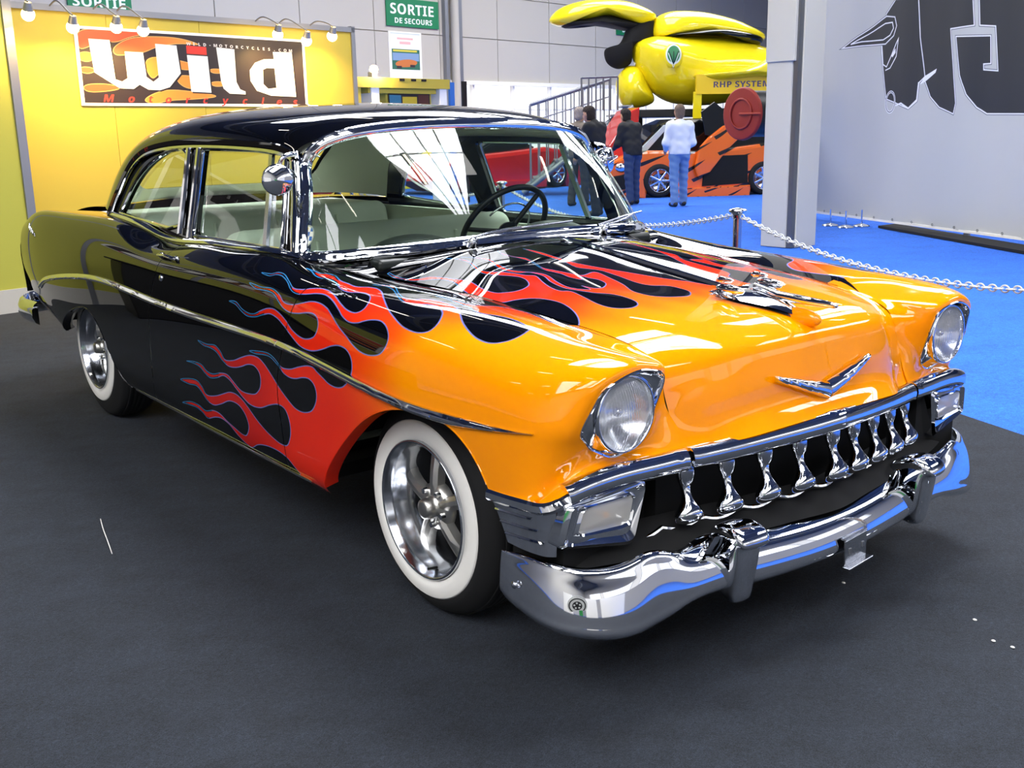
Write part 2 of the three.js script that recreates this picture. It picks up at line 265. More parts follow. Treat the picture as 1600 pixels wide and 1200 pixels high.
// side and fender top: rows from sill to fender inner edge, as functions of x
const rowF = [
  keyed([[-3.95, .52, .78], [-3.6, .475, .83], [-3.2, .43, .86], [-2.8, .32, .87], [-2.4, .285, .872], [-1.2, .272, .872], [-.45, .262, .872], [.42, .30, .87]]),
  keyed([[-3.95, .55, .815], [-3.6, .51, .865], [-3.2, .465, .893], [-2.8, .37, .903], [-2.4, .33, .906], [-1.2, .315, .907], [-.45, .31, .907], [.42, .36, .90]]),
  keyed([[-3.95, .60, .83], [-3.6, .575, .878], [-3.2, .54, .905], [-2.8, .48, .918], [-2.4, .46, .925], [-1.2, .455, .927], [-.45, .455, .925], [-.15, .46, .918], [.15, .47, .914], [.42, .47, .912]]),
  keyed([[-3.95, .66, .84], [-3.6, .645, .886], [-3.2, .63, .912], [-2.8, .605, .925], [-2.4, .60, .931], [-1.2, .60, .935], [-.45, .60, .933], [-.15, .60, .93], [.15, .605, .928], [.42, .605, .924]]),
  keyed([[-3.95, .73, .845], [-3.6, .735, .888], [-3.2, .73, .913], [-2.8, .725, .926], [-2.4, .725, .932], [-1.2, .73, .937], [-.45, .725, .933], [-.15, .71, .931], [.15, .70, .930], [.42, .70, .925]]),
  keyed([[-3.95, .81, .842], [-3.6, .84, .882], [-3.2, .845, .905], [-2.8, .845, .918], [-2.4, .84, .924], [-1.2, .84, .926], [-.75, .835, .924], [-.45, .82, .919], [-.15, .80, .914], [.15, .79, .912], [.42, .785, .906]]),
  keyed([[-3.95, .88, .825], [-3.6, .93, .865], [-3.2, .94, .885], [-2.8, .94, .895], [-2.4, .93, .902], [-2.1, .92, .904], [-1.75, .905, .906], [-1.2, .908, .904], [-.75, .905, .90], [-.45, .89, .888], [-.15, .872, .872], [.15, .861, .862], [.42, .845, .852]]),
  keyed([[-3.95, .93, .78], [-3.6, .99, .82], [-3.2, 1.002, .838], [-2.8, 1.003, .848], [-2.4, .988, .855], [-2.1, .965, .855], [-1.9, .942, .855], [-1.7, .937, .855], [-1.45, .948, .852], [-1.2, .952, .848], [-.75, .95, .838], [-.45, .931, .80], [-.15, .914, .772], [.15, .90, .757], [.42, .88, .75]]),
  keyed([[-3.95, .935, .71], [-3.6, .985, .74], [-3.2, 1.01, .76], [-2.8, 1.02, .785], [-2.4, 1.01, .81], [-2.1, .985, .815], [-1.9, .958, .815], [-1.7, .952, .815], [-1.45, .964, .815], [-1.2, .967, .812], [-.75, .967, .79], [-.45, .932, .71], [-.15, .917, .68], [.15, .899, .662], [.42, .874, .65]]),
  keyed([[-3.95, .925, .64], [-3.6, .97, .66], [-3.2, 1.005, .68], [-2.8, 1.02, .73], [-2.4, 1.012, .77], [-2.1, .988, .778], [-1.9, .962, .78], [-1.7, .956, .78], [-1.45, .967, .78], [-1.2, .97, .778], [-.75, .968, .755], [-.45, .92, .635], [-.15, .909, .60], [.15, .885, .57], [.42, .855, .545]]),
];
const stx = [-3.95, -3.82, -3.6, -3.3, -3.0, -2.7, -2.4, -2.1, -1.9, -1.7, -1.45, -1.2, -.95, -.75, -.6, -.45, -.3, -.15, 0, .15, .29, .42];
// headlight opening and nose net (columns from x = .42 to the opening), rows r2 .. r9 then the rows below the lamp
const NOSE = [
  [[.42, .47, .912], [.50, .485, .908], [.585, .53, .895], [.645, .612, .832], [.662, .647, .79]],
  [[.42, .605, .924], [.52, .61, .917], [.612, .632, .893], [.662, .661, .842], [.671, .672, .814]],
  [[.42, .70, .925], [.53, .702, .918], [.625, .70, .897], [.674, .698, .856], [.680, .698, .830]],
  [[.42, .785, .906], [.53, .784, .898], [.635, .778, .875], [.694, .765, .833], [.700, .755, .811]],
  [[.42, .845, .852], [.53, .842, .845], [.64, .832, .829], [.708, .809, .806], [.713, .792, .789]],
  [[.42, .88, .75], [.53, .872, .745], [.64, .861, .735], [.716, .842, .716], [.7235, .823, .705]],
  [[.42, .874, .65], [.53, .860, .652], [.63, .850, .65], [.712, .835, .642], [.722, .818, .647]],
  [[.42, .855, .545], [.51, .840, .552], [.61, .832, .570], [.705, .820, .592], [.718, .804, .608]],
  [[.545, .828, .524], [.585, .822, .541], [.64, .812, .560], [.695, .791, .578], [.708, .775, .596]],
  [[.612, .795, .520], [.635, .786, .536], [.662, .773, .555], [.688, .754, .579], [.697, .745, .598]],
  [[.637, .735, .519], [.650, .730, .540], [.664, .722, .562], [.677, .713, .586], [.684, .709, .602]],
  [[.655, .675, .517], [.660, .672, .542], [.664, .669, .568], [.666, .666, .593], [.669, .666, .608]],
  [[.700, .590, .505], [.685, .600, .545], [.672, .610, .585], [.660, .620, .613], [.656, .628, .630]],
  [[.685, .588, .64], [.675, .592, .648], [.665, .596, .656], [.655, .600, .665], [.648, .604, .675]],
  [[.668, .585, .77], [.663, .590, .757], [.658, .595, .744], [.652, .601, .730], [.648, .606, .715]],
  [[.640, .535, .885], [.645, .555, .862], [.649, .578, .830], [.652, .602, .793], [.654, .625, .755]],
];
const sideNet = rowF.map((f, r) => { const a = stx.map((x) => { const [y, z] = f(x); return [x, y, z]; }); a.push(r < 2 ? [.55, a[21][1] + .03, .895] : NOSE[r - 2][1]); return a; });
const sideM = net(sideNet, 96, 300, { c1: 21 });
const noseNet = NOSE.map((row, i) => { const gh = i < 8 ? (() => { const [y, z] = rowF[i + 2](.29); return [.29, y, z]; })() : row[0].map((v, k) => v * 2 - row[1][k]); return [gh, ...row]; });
const noseM = net(noseNet, 190, 44, { c0: .8, c1: 5, periodic: true });
// orientation: outward means +z on the side
const outward = (m, ref) => { let s = 0; m.p.forEach((p, i) => { const d = ref(p); s += d[0] * m.n[i][0] + d[1] * m.n[i][1] + d[2] * m.n[i][2]; }); if (s < 0) { m.n = m.n.map((n) => n.map((v) => -v)); m.t = m.t.map(([a, b, c]) => [a, c, b]); } return m; };
outward(sideM, (p) => [0, p[1] - .6, p[2] - .3]); outward(noseM, (p) => [p[0] - .4, p[1] - .7, p[2] - .7]);
// hood: from the cowl over the nose down to the grille bar
const hoodHalf = [
  [[-.395, 1.002], [-.2, .988], [.05, .953], [.35, .912], [.55, .878], [.655, .850], [.703, .822], [.722, .775], [.735, .715], [.746, .660], [.772, .629], [.788, .614]].map(([x, y]) => [x, y, 0]),
  [[-.40, .996], [-.2, .981], [.05, .948], [.35, .908], [.55, .875], [.650, .847], [.697, .819], [.716, .772], [.729, .712], [.740, .657], [.765, .626], [.780, .611]].map(([x, y]) => [x, y, .17]),
  [[-.42, .978], [-.2, .963], [.05, .935], [.35, .900], [.542, .868], [.635, .840], [.680, .811], [.699, .766], [.713, .706], [.722, .648], [.742, .615], [.755, .600]].map(([x, y], i) => [x, y, .345 - Math.max(0, i - 4) * .001]),
  [[-.455, .950], [-.2, .937], [.05, .914], [.35, .883], [.528, .852], [.613, .823], [.652, .789], [.670, .744], [.684, .692], [.695, .636], [.711, .604], [.722, .592]].map(([x, y], i) => [x, y, .478 - i * .006]),
  [[-.50, .924, .632], [-.2, .912, .596], [.05, .895, .574], [.35, .864, .546], [.524, .834, .5225], [.598, .803, .5165], [.625, .768, .5150], [.639, .722, .5145], [.651, .685, .513], [.668, .640, .510], [.688, .603, .505], [.700, .586, .501]],
];
const hoodNet = [...hoodHalf.slice(1).reverse().map((r) => r.map(([x, y, z]) => [x, y, -z])), ...hoodHalf];
const hoodM = outward(net(hoodNet, 128, 120), (p) => [.5, 1, 0]);

// paint coordinates: distance along the car and angle about the axis y = .5
const PX0 = -1.75, PXW = 2.6, PA0 = -.4, PAW = 2.0;
const paintUV = (p) => [(p[0] - PX0) / PXW, (Math.atan2(p[1] - .5, Math.abs(p[2])) - PA0) / PAW];
// wheel openings as polar curves
const polar = (c, pts) => { const q = pts.map(([x, y]) => [Math.atan2(x - c[0], y - c[1]), Math.hypot(x - c[0], y - c[1])]).sort((a, b) => a[0] - b[0]); const f = spl(q.map((e) => e[0]), q.map((e) => e[1])); f.lo = q[0][0]; f.hi = q[q.length - 1][0]; f.c = c; return f; };
const archF = polar([.02, .33], [[-.450, .22], [-.428, .285], [-.375, .362], [-.244, .490], [-.109, .584], [.046, .643], [.20, .659], [.29, .65], [.364, .615], [.425, .545], [.455, .47], [.47, .33], [.46, .22]]);
const archR = polar([-2.75, .33], [[-3.15, .40], [-3.115, .435], [-3.029, .494], [-2.87, .556], [-2.676, .598], [-2.55, .597], [-2.46, .560], [-2.377, .487], [-2.30, .40], [-2.22, .325], [-2.16, .26]]);
const arch = (f) => (x, y) => { const a = Math.atan2(x - f.c[0], y - f.c[1]), r = Math.hypot(x - f.c[0], y - f.c[1]); return r - f(Math.min(Math.max(a, f.lo), f.hi)); };
const aF = arch(archF), aR = arch(archR);
// panel gaps of the door (x at a height)
const gapF = keyed([[.25, -.66], [.45, -.645], [.611, -.635], [.68, -.603], [.81, -.549], [.952, -.495], [1.0, -.49]]);
const gapR = keyed([[.25, -1.85], [.323, -1.831], [.52, -1.778], [.735, -1.72], [.92, -1.623], [1.0, -1.60]]);
const HW = .0022;
let fenderS = clip(sideM, (x, y, z) => x - gapF(y) - HW); fenderS = clip(fenderS, (x, y) => x > .6 || x < -.5 ? 1 : aF(x, y));
let noseS = clip(clip(noseM, (x, y) => x > .6 ? 1 : aF(x, y)), (x, y) => y - .503);
let doorS = clip(clip(sideM, (x, y) => gapF(y) - HW - x), (x, y) => x - gapR(y) - HW);
let quartS = clip(clip(sideM, (x, y) => gapR(y) - HW - x), (x, y) => x < -2.1 && x > -3.3 ? aR(x, y) : 1);
// ray against a mesh struct list, for measuring where paint outlines lie on the panels
function zAt(m, x, y) {   // z of the side surface at (x, y)
  let best = null;
  for (const t of m.t) {
    const [A, B, C] = t.map((i) => m.p[i]); const d = (B[1] - C[1]) * (A[0] - C[0]) + (C[0] - B[0]) * (A[1] - C[1]); if (Math.abs(d) < 1e-12) continue;
    const a = ((B[1] - C[1]) * (x - C[0]) + (C[0] - B[0]) * (y - C[1])) / d, b = ((C[1] - A[1]) * (x - C[0]) + (A[0] - C[0]) * (y - C[1])) / d, c = 1 - a - b;
    if (a >= -1e-6 && b >= -1e-6 && c >= -1e-6) { const z = a * A[2] + b * B[2] + c * C[2]; if (best === null || z > best) best = z; }
  }
  return best;
}
// ---- body panels
const sides = (f) => { f(1); f(-1); };
const sm = (g, s) => s > 0 ? g : mir(g);
const fenderG = merge([geo(fenderS, paintUV), geo(noseS, paintUV)]), hoodG = geo(hoodM, paintUV), doorG = geo(doorS, paintUV), quartG = geo(quartS, paintUV);
function lip(f, lo, hi, n, zoff, depth) {   // rolled edge of a wheel opening
  const A = [], m = { p: [], n: [], t: [] };
  for (let i = 0; i <= n; i++) { const a = lo + (hi - lo) * i / n, r = f(a), x = f.c[0] + Math.sin(a) * r, y = f.c[1] + Math.cos(a) * r; let z = zAt(sideM, x, y); if (x > .41) { const q = zAt(noseM, x, y); if (q) z = q; } if (z) A.push([x, y, z, a]); }
  return sweep(A.map(([x, y, z]) => [x, y, z - depth / 2]), [[-.004, -depth / 2], [.002, -depth / 2], [.003, depth / 2 - .004], [.0015, depth / 2 + .001], [-.002, depth / 2 + .002], [-.005, depth / 2 - .002]], (i, p) => [0, 0, 1], { crease: 1 });
}
const addUV = (g) => { const p = g.attributes.position, u = g.attributes.uv; for (let i = 0; i < p.count; i++) { const [a, b] = paintUV([p.getX(i), p.getY(i), p.getZ(i)]); u.setXY(i, a, b); } return g; };
const lipFG = addUV(lip(archF, archF.lo + .16, 1.12, 80, 0, .045)), lipRG = lip(archR, archR.lo + .03, archR.hi - .06, 60, 0, .045);
// ---- flame paint: outlines measured on the photograph, carried onto the panels (x along the car, angle around it)
// crops: A (260,400) / 3.158, B (540,380) / 4, C (880,330) / 3.478; a tail point has a negative x
const crop = { A: [260, 400, 3.158], B: [540, 380, 4], C: [880, 330, 3.478] };
const side_outline = [
  ['A', [755, 1190, 700, 1120, 640, 1050, 590, 990, 540, 955, 490, 935, 450, 932, 425, 945, 400, 930, 350, 880, 310, 830, 270, 800, 240, 795, 205, 800, -180, 772, -150, 747, -110, 732, -80, 722, -120, 718, -160, 735, -195, 763, 230, 762, 260, 775, 300, 815, 340, 850, 380, 882, 395, 885, 407, 850, 400, 810, 380, 765, 350, 730, 310, 715, 270, 730, 235, 735, 205, 715, -188, 692, -168, 662, -148, 640, -110, 630, -70, 608, -120, 605, -152, 615, -176, 645, 200, 685, 240, 690, 280, 680, 310, 672, 340, 680, 370, 705, 395, 735, 440, 800, 480, 850, 530, 900, 570, 930, 595, 935, 610, 900, 612, 850, 600, 790, 580, 750, 550, 732, 510, 735, 470, 748, 440, 745, 410, 730, 380, 700, 345, 655, 310, 610, 280, 590, 250, 600, -215, 600, -190, 577, -165, 547, -130, 527, -100, 518, -132, 520, -172, 535, -200, 568, -230, 582, 265, 577, 300, 585, 330, 620, 370, 665, 410, 680, 440, 680, 460, 655, 465, 610, 455, 570, 430, 540, 400, 535, 370, 545, 340, 550, 310, 545, 290, 530, -270, 507, -245, 472, -215, 452, -185, 442, -155, 416, -200, 435, -238, 440, -266, 470, 290, 512, 330, 515, 370, 500, 410, 490, 450, 500, 480, 530, 520, 590, 560, 655, 600, 710, 640, 755, 680, 772, 715, 765, 735, 730, 740, 680, 725, 630, 700, 605, 670, 600, 640, 605, 610, 600, 580, 580, 560, 552, -535, 522, -510, 497, -480, 487, -440, 482, -410, 468, -460, 470, -502, 480, -532, 505, 570, 550, 610, 558, 650, 548, 690, 542, 720, 548, 745, 575, 775, 605, 800, 630, 835, 648, 865, 648, 895, 620, 912, 580, 915, 530, 905, 490, 885, 460, 850, 442, 810, 445, 770, 460, 730, 468, 700, 465, 660, 445, 620, 400, 580, 345, 545, 305, 510, 285, 475, 290, -440, 300, -400, 296, -370, 272, -340, 238, -310, 222, -342, 225, -372, 260, -402, 280, -432, 285, 460, 272, 500, 258, 530, 262, 560, 285, 590, 320, 620, 365, 660, 400, 690, 410, 725, 400, 745, 360, 745, 310, 725, 285, 690, 280, 650, 283, 610, 278, 580, 260, 555, 228, -530, 188, -500, 173, -470, 167, -440, 160, -410, 132, -470, 153, -522, 160, 557, 190, 580, 228, 620, 240, 670, 232, 710, 225, 750, 230, 790, 255, 820, 300, 850, 350, 890, 400, 920, 440, 960, 475, 1000, 490, 1050, 485, 1080, 450, 1095, 400, 1085, 350, 1060, 322, 1020, 315, 980, 320, 940, 330, 900, 325, 870, 300, 850, 265, 820, 220, 785, 192, 740, 185, 690, 188, 640, 185, -615, 167, -595, 124, -570, 98, -540, 92, -510, 98, -470, 82, -520, 87, -552, 80, -582, 90, -606, 125, 627, 158, 670, 165, 720, 160, 760, 160, 800, 170, 830, 195, 860, 235, 890, 265, 930, 280, 970, 265, 1000, 225, 1005, 200, 985, 185, 940, 180, 900, 178, 865, 165, 845, 145, -832, 128, -800, 114, -760, 108, -735, 97, -715, 74, -690, 60, -732, 75, -762, 85, -802, 88, -837, 100, 857, 120, 900, 137]],
  ['B', [60, 270, 150, 275, 200, 285, 225, 305, 240, 350, 265, 410, 300, 460, 350, 515, 400, 545, 460, 560, 520, 550, 570, 510, 600, 460, 605, 430, 580, 400, 530, 385, 460, 380, 400, 375, 350, 357, -320, 323, -300, 293, -260, 272, -220, 267, -170, 260, -260, 262, -311, 275, -331, 313, 370, 343, 430, 350, 520, 350, 600, 365, 660, 385, 700, 410, 715, 440, 730, 490, 770, 550, 820, 595, 880, 620, 930, 625, 1000, 615, 1070, 590, 1130, 555, 1150, 535, 1110, 505, 1040, 475, 940, 452, 860, 440, 800, 420, -770, 400, -740, 390, -690, 372, -620, 345, -560, 328, -620, 338, -700, 360, 780, 383, 850, 390, 950, 395, 1050, 412, 1130, 432, 1210, 462, 1290, 495, 1370, 520]],
];
const hood_outline = [
  ['B', [1440, 522, 1458, 508, 1455, 470, 1420, 420, 1350, 375, 1250, 350, 1150, 345, 1060, 355, 980, 370, 910, 358, 830, 340, 760, 310, 720, 280, -680, 247, -620, 230, -560, 226, -480, 233, -400, 236, -340, 230, -290, 209, -240, 180, -120, 168, -200, 163, -262, 179, -312, 205, -372, 220, -440, 222, -530, 208, -600, 212, -660, 220, 720, 228, 780, 240, 830, 270, 880, 295, 940, 310, 1000, 308, 1060, 300, 1110, 285, 1145, 260, 1135, 235, 1100, 215, 1040, 205, 960, 200, 900, 195, -850, 186, -800, 152, -770, 122, -700, 102, -630, 94, -750, 104, -802, 130, -842, 164, 900, 178, 980, 180, 1060, 190, 1130, 200, 1190, 205, 1230, 240, 1280, 275, 1340, 297]],
  ['C', [40, 435, 110, 465, 180, 500, 250, 522, 320, 528, 380, 522, 405, 508, 400, 495, 340, 468, 260, 450, 170, 443, 80, 430, 0, 415]],
  ['B', [1280, 240, 1240, 207, 1150, 184, -1080, 186, -1000, 172, -950, 152, -900, 112, -840, 97, -720, 87, -830, 90, -900, 99, -962, 134, -1022, 163, 1100, 176, 1190, 184, 1260, 200, 1320, 240, 1380, 270, 1450, 285, 1530, 288]],
  ['C', [100, 405, 170, 418, 220, 412, 232, 395, 200, 375, 140, 362, 80, 352]],
  ['B', [1480, 226, 1400, 212, 1350, 192, 1300, 180, 1240, 166, -1200, 143, -1150, 113, -1100, 97, -1030, 82, -970, 66, -950, 48, -992, 67, -1062, 84, -1132, 94, -1182, 123, 1230, 153, 1300, 168, 1380, 183, 1480, 200]],
  ['C', [170, 330, 260, 365, 330, 400, 370, 430, 430, 450, 500, 462, 600, 465, 690, 455, 690, 440, 620, 415, 560, 405, 480, 403, 400, 388, 300, 352, 200, 322]],
  ['B', [-1440, 150, -1370, 118, -1300, 95, -1200, 63, -1110, 34, -1220, 56, -1312, 85, -1400, 112, 1470, 130]],
  ['C', [250, 315, 400, 340, 550, 365, 700, 385, 830, 408]],
];
function tracePaint(list, geoms) {
  const bvh = new MeshBVH(merge(geoms.map((g) => g.clone()))), out = [];
  const raw = list.flatMap(([k, a]) => { const [ox, oy, s] = crop[k], q = []; for (let i = 0; i < a.length; i += 2) q.push([ox + Math.abs(a[i]) / s, oy + a[i + 1] / s, a[i] < 0]); return q; });
  const c = new THREE.CatmullRomCurve3(raw.map((p) => V(p[0], p[1], 0)), false, 'centripetal'), n = raw.length;
  const sub = 5; for (let i = 0; i < n - 1; i++) for (let k = 0; k < sub; k++) {
    const p = c.getPoint((i + k / sub) / (n - 1)), hit = bvh.raycastFirst(new THREE.Ray(EYE, pixDir(p.x, p.y).normalize()), THREE.DoubleSide);
    if (hit) { const [u, v] = paintUV([hit.point.x, hit.point.y, hit.point.z]); out.push([u, v, raw[i][2] || raw[i + 1][2]]); }
  }
  return out;
}
const sideLine = tracePaint(side_outline, [fenderG, doorG]), hoodLine = tracePaint(hood_outline, [hoodG]);
const PT = 2048;
const mixc = (a, b, t) => a.map((v, i) => v + (b[i] - v) * t);
const stepS = (a, b, x) => { const t = Math.min(1, Math.max(0, (x - a) / (b - a))); return t * t * (3 - 2 * t); };
const paintTex = canvasTex(PT, PT, (c) => {
  const X = (u) => u * PT, Y = (v) => (1 - v) * PT;
  c.fillStyle = '#050506'; c.fillRect(0, 0, PT, PT);
  const mask = document.createElement('canvas'); mask.width = mask.height = PT; const m = mask.getContext('2d'); m.fillStyle = '#fff';
  const fill = (line, close) => { m.beginPath(); line.forEach(([u, v], i) => i ? m.lineTo(X(u), Y(v)) : m.moveTo(X(u), Y(v))); close.forEach(([u, v]) => m.lineTo(X(u), Y(v))); m.closePath(); m.fill(); };
  const ls = sideLine[sideLine.length - 1], hs = hoodLine[0], he = hoodLine[hoodLine.length - 1];
  fill(sideLine, [[ls[0] + .01, ls[1] + .004], [1.1, ls[1] + .05], [1.1, -.1], [sideLine[0][0], -.1]]);
  fill(hoodLine, [[he[0], 1.05], [1.1, 1.05], [1.1, hs[1] - .012], [hs[0], hs[1] - .012]]);
  const src = m.getImageData(0, 0, PT, PT).data, img = c.getImageData(0, 0, PT, PT), d = img.data;
  // airbrushed colour: yellow orange nose into red toward the tails
  const yel = [255, 150, 0], org = [250, 104, 8], red = [228, 40, 14], dk = [190, 22, 12];
  for (let j = 0; j < PT; j++) { const ph = PA0 + PAW * (1 - (j + .5) / PT), sh = .36 * stepS(.28, .62, ph) + .06 * stepS(.8, 1.5, ph);
    for (let i = 0; i < PT; i++) { const k = (j * PT + i) * 4; if (!src[k + 3]) continue; const x = PX0 + PXW * (i + .5) / PT - sh; const mo = .03 * Math.sin(i * .021 + j * .013) * Math.sin(j * .017 - i * .008);
      let col = mixc(dk, red, stepS(-.95, -.5, x + mo)); col = mixc(col, org, .75 * stepS(-.35, .05, x + mo)); col = mixc(col, yel, stepS(-.12, .14, x + mo)); const a = src[k + 3] / 255; for (let q = 0; q < 3; q++) d[k + q] = d[k + q] * (1 - a) + col[q] * a; } }
  c.putImageData(img, 0, 0);
  const stroke = (line, w, style, only) => { c.lineWidth = w; c.strokeStyle = style; c.lineJoin = 'round'; c.lineCap = 'round'; for (let i = 1; i < line.length; i++) { if (only !== undefined && line[i][2] !== only) continue; if (Math.hypot(line[i][0] - line[i - 1][0], line[i][1] - line[i - 1][1]) > .03) continue; c.beginPath(); c.moveTo(X(line[i - 1][0]), Y(line[i - 1][1])); c.lineTo(X(line[i][0]), Y(line[i][1])); c.stroke(); } };
  for (const l of [sideLine, hoodLine]) { stroke(l, 8, '#070709', true); stroke(l, 3.2, '#2f78ad', true); stroke(l, 3.6, '#6b72b4', false); }
});
paintTex.wrapS = paintTex.wrapT = THREE.ClampToEdgeWrapping;
M.paint = phys(0xffffff, .6, 0, { map: paintTex, specularIntensity: 0, clearcoat: 1, clearcoatRoughness: .015 });
M.paintPlain = M.paint;
// ---- wheels
function wheel(x, y, z, R, Rw, side, name) {
  const w = new THREE.Group(); w.name = 'wheel'; car.add(w); w.position.set(x, y, z * side); if (side < 0) w.rotation.y = Math.PI;
  // z = 0 is the outer sidewall plane
  const rim = .196;
  const tyre = lathe([[rim - .004, -.03], [rim + .01, -.012], [Rw + .002, -.003], [Rw + .018, -.009], [R - .026, -.019], [R - .011, -.031], [R - .002, -.05], [R, -.08], [R, -.15], [R - .003, -.175], [R - .02, -.2], [Rw, -.214], [rim, -.2]], 72);
  part('tyre', tyre, M.rubber, w);
  // tread blocks: grooves are gaps between raised ribs
  const ribs = []; for (const d of [-.062, -.085, -.108, -.131, -.154]) ribs.push(lathe([[R - .001, d - .009], [R + .0035, d - .0075], [R + .0035, d + .0075], [R - .001, d + .009]], 72)); part('tread', ribs, M.rubber, w);
  const ww = lathe([[rim + .004, -.012], [rim + .012, .001], [(Rw + rim) / 2, .0055], [Rw - .006, .0025], [Rw, -.004], [Rw - .004, -.008]], 72); part('whitewall', ww, M.white, w);
  part('rim', lathe([[rim + .007, -.006], [rim + .009, .006], [rim + .004, .010], [rim - .001, .006], [rim - .006, -.012], [rim - .012, -.02], [rim - .014, -.045], [rim - .026, -.055], [rim - .03, -.085], [rim - .034, -.1], [rim - .04, -.15]], 72), M.chromeSoft, w);
  part('brake_backing', lathe([[0, -.128], [rim - .036, -.128], [rim - .036, -.15]], 40), M.blackMatte, w);
  for (let k = 0; k < 5; k++) {
    const a = k * Math.PI * 2 / 5 + .35, g = [];
    const s = sweep([[.03, 0, -.046], [.07, 0, -.048], [.11, 0, -.053], [.15, 0, -.062], [.176, 0, -.072]], [[-.026, -.02], [-.022, .004], [-.007, .012], [.007, .012], [.022, .004], [.026, -.02]], () => [0, 0, 1], { scale: (t) => [.82 + .45 * Math.abs(t - .35), 1], crease: .5 });
    s.rotateZ(a); g.push(s); part('spoke', g, M.alloy, w);
    const b = a + Math.PI / 5, nut = new THREE.CylinderGeometry(.009, .011, .028, 6); nut.rotateX(Math.PI / 2); nut.translate(Math.cos(b) * .052, Math.sin(b) * .052, -.040); part('lug_nut', nut, M.chrome, w);
  }
  part('hub', lathe([[0, .002], [.02, .001], [.029, -.004], [.032, -.02], [.034, -.034], [.05, -.038], [.068, -.044], [.07, -.07]], 40), M.alloy, w);
  part('valve', barG([.02, -.178, -.03], [.02, -.174, .002], .004, 8), M.darkTrim, w);
  return w;
}
wheel(0, .318, .822, .318, .262, 1); wheel(0, .318, .822, .318, .262, -1);
wheel(WB, .35, .812, .35, .266, 1); wheel(WB, .35, .812, .35, .266, -1);
part('axle', barG([0, .31, -.66], [0, .31, .66], .035), M.blackMatte, car); part('axle', [barG([WB, .34, -.66], [WB, .34, .66], .04), sphG([WB, .34, 0], .13)], M.blackMatte, car);
part('underbody', [boxG(-3.9, .35, .30, .36, -.56, .56), boxG(-2.15, -.5, .285, .33, -.84, .84), boxG(-3.85, -3.2, .44, .5, -.7, .7)], M.blackMatte, car);

// paint map is made in 35_flames; M.paint uses it
sides((s) => {
  const fd = part('front_fender', sm(fenderG, s), M.paint, car); fd.userData.label = 'flame painted front fender';
  part('wheel_lip', sm(lipFG, s), M.paintPlain, fd);
  const dr = part('door', sm(doorG, s), M.paint, car);
  const qp = part('quarter_panel', sm(quartG, s), M.black, car); part('wheel_lip', sm(lipRG, s), M.black, qp);
  // inner wheel wells
  const well = (cx, cy, r) => { const g = new THREE.CylinderGeometry(r, r, .40, 40, 1, true, Math.PI / 2 + .3, Math.PI - .6); g.rotateX(Math.PI / 2); g.translate(cx, cy, .66 * s); return g; };
  part('wheel_well', [well(.02, .32, .44), boxG(-.42, .46, .2, .74, .5 * s - .01, .5 * s + .01)], M.blackMatte, car); part('wheel_well', [well(WB + .12, .36, .36), boxG(WB - .25, WB + .45, .3, .72, .5 * s - .01, .5 * s + .01)], M.blackMatte, car);
  // dark jambs behind the panel gaps
  part('door_jamb', [[gapF, 0], [gapR, 0]].map(([f]) => { const P = []; for (let y = .29; y <= .95; y += .03) { const z = zAt(sideM, f(y), y); P.push([f(y), y, (z - .012) * s]); } return sweep(P, [[-.012, -.003], [.012, -.003], [.012, .003], [-.012, .003]], () => [0, 0, 1]); }), M.blackMatte, car);
  // sill brightwork under the door
  const sp = []; for (let x = -2.1; x <= -.47; x += .08) sp.push([x, .292 + .012 * Math.max(0, (-x - 1.2)), (zAt(sideM, x, .30) + .001) * s]); part('sill_trim', sweep(sp, arc(.006, 8), () => [0, 1, 0]), M.chrome, car);
});
const hood = part('hood', hoodG, M.paint, car);
// dark channel under the hood gap
sides((s) => part('hood_channel', sweep(hoodHalf[4].map(([x, y, z]) => [x - .006, y - .022, (z + .006) * s]), [[-.012, -.004], [.012, -.004], [.012, .004], [-.012, .004]], () => [.3, 1, 0]), M.blackMatte, car));
part('engine_bay', [boxG(-.45, .45, .5, .80, -.49, .49), boxG(.40, .60, .3, .74, -.5, .5)], M.blackMatte, car);
// cowl between hood and windshield
const wsBase = [[-.745, .974, .752], [-.70, .972, .742], [-.64, .974, .705], [-.575, .982, .62], [-.52, .990, .49], [-.478, 1.000, .28], [-.462, 1.004, 0]];
const wsTop = [[-.895, 1.262, .652], [-.888, 1.298, .634], [-.872, 1.332, .596], [-.848, 1.360, .515], [-.826, 1.377, .40], [-.808, 1.388, .22], [-.802, 1.391, 0]];
const full = (a) => [...a.map(([x, y, z]) => [x, y, -z]), ...a.slice(0, -1).reverse()];
const cowlA = full(wsBase.map(([x, y, z]) => [x - .02, y - .012, z])), cowlB = full([[-.70, .966, .79], [-.62, .952, .77], [-.555, .942, .72], [-.51, .932, .632], [-.46, .950, .485], [-.42, .978, .30], [-.395, .997, 0]]);
const cowlN = cowlA.map((p, i) => { const q = cowlB[i], L = (t, dy) => [p[0] + (q[0] - p[0]) * t, p[1] + (q[1] - p[1]) * t + dy, p[2] + (q[2] - p[2]) * t]; return [L(0, 0), L(.35, .002), L(.7, .003), L(1, 0), L(1.25, -.012)]; });
part('cowl', geo(outward(net(cowlN, 80, 16), () => [0, 1, 0])), M.black, car);
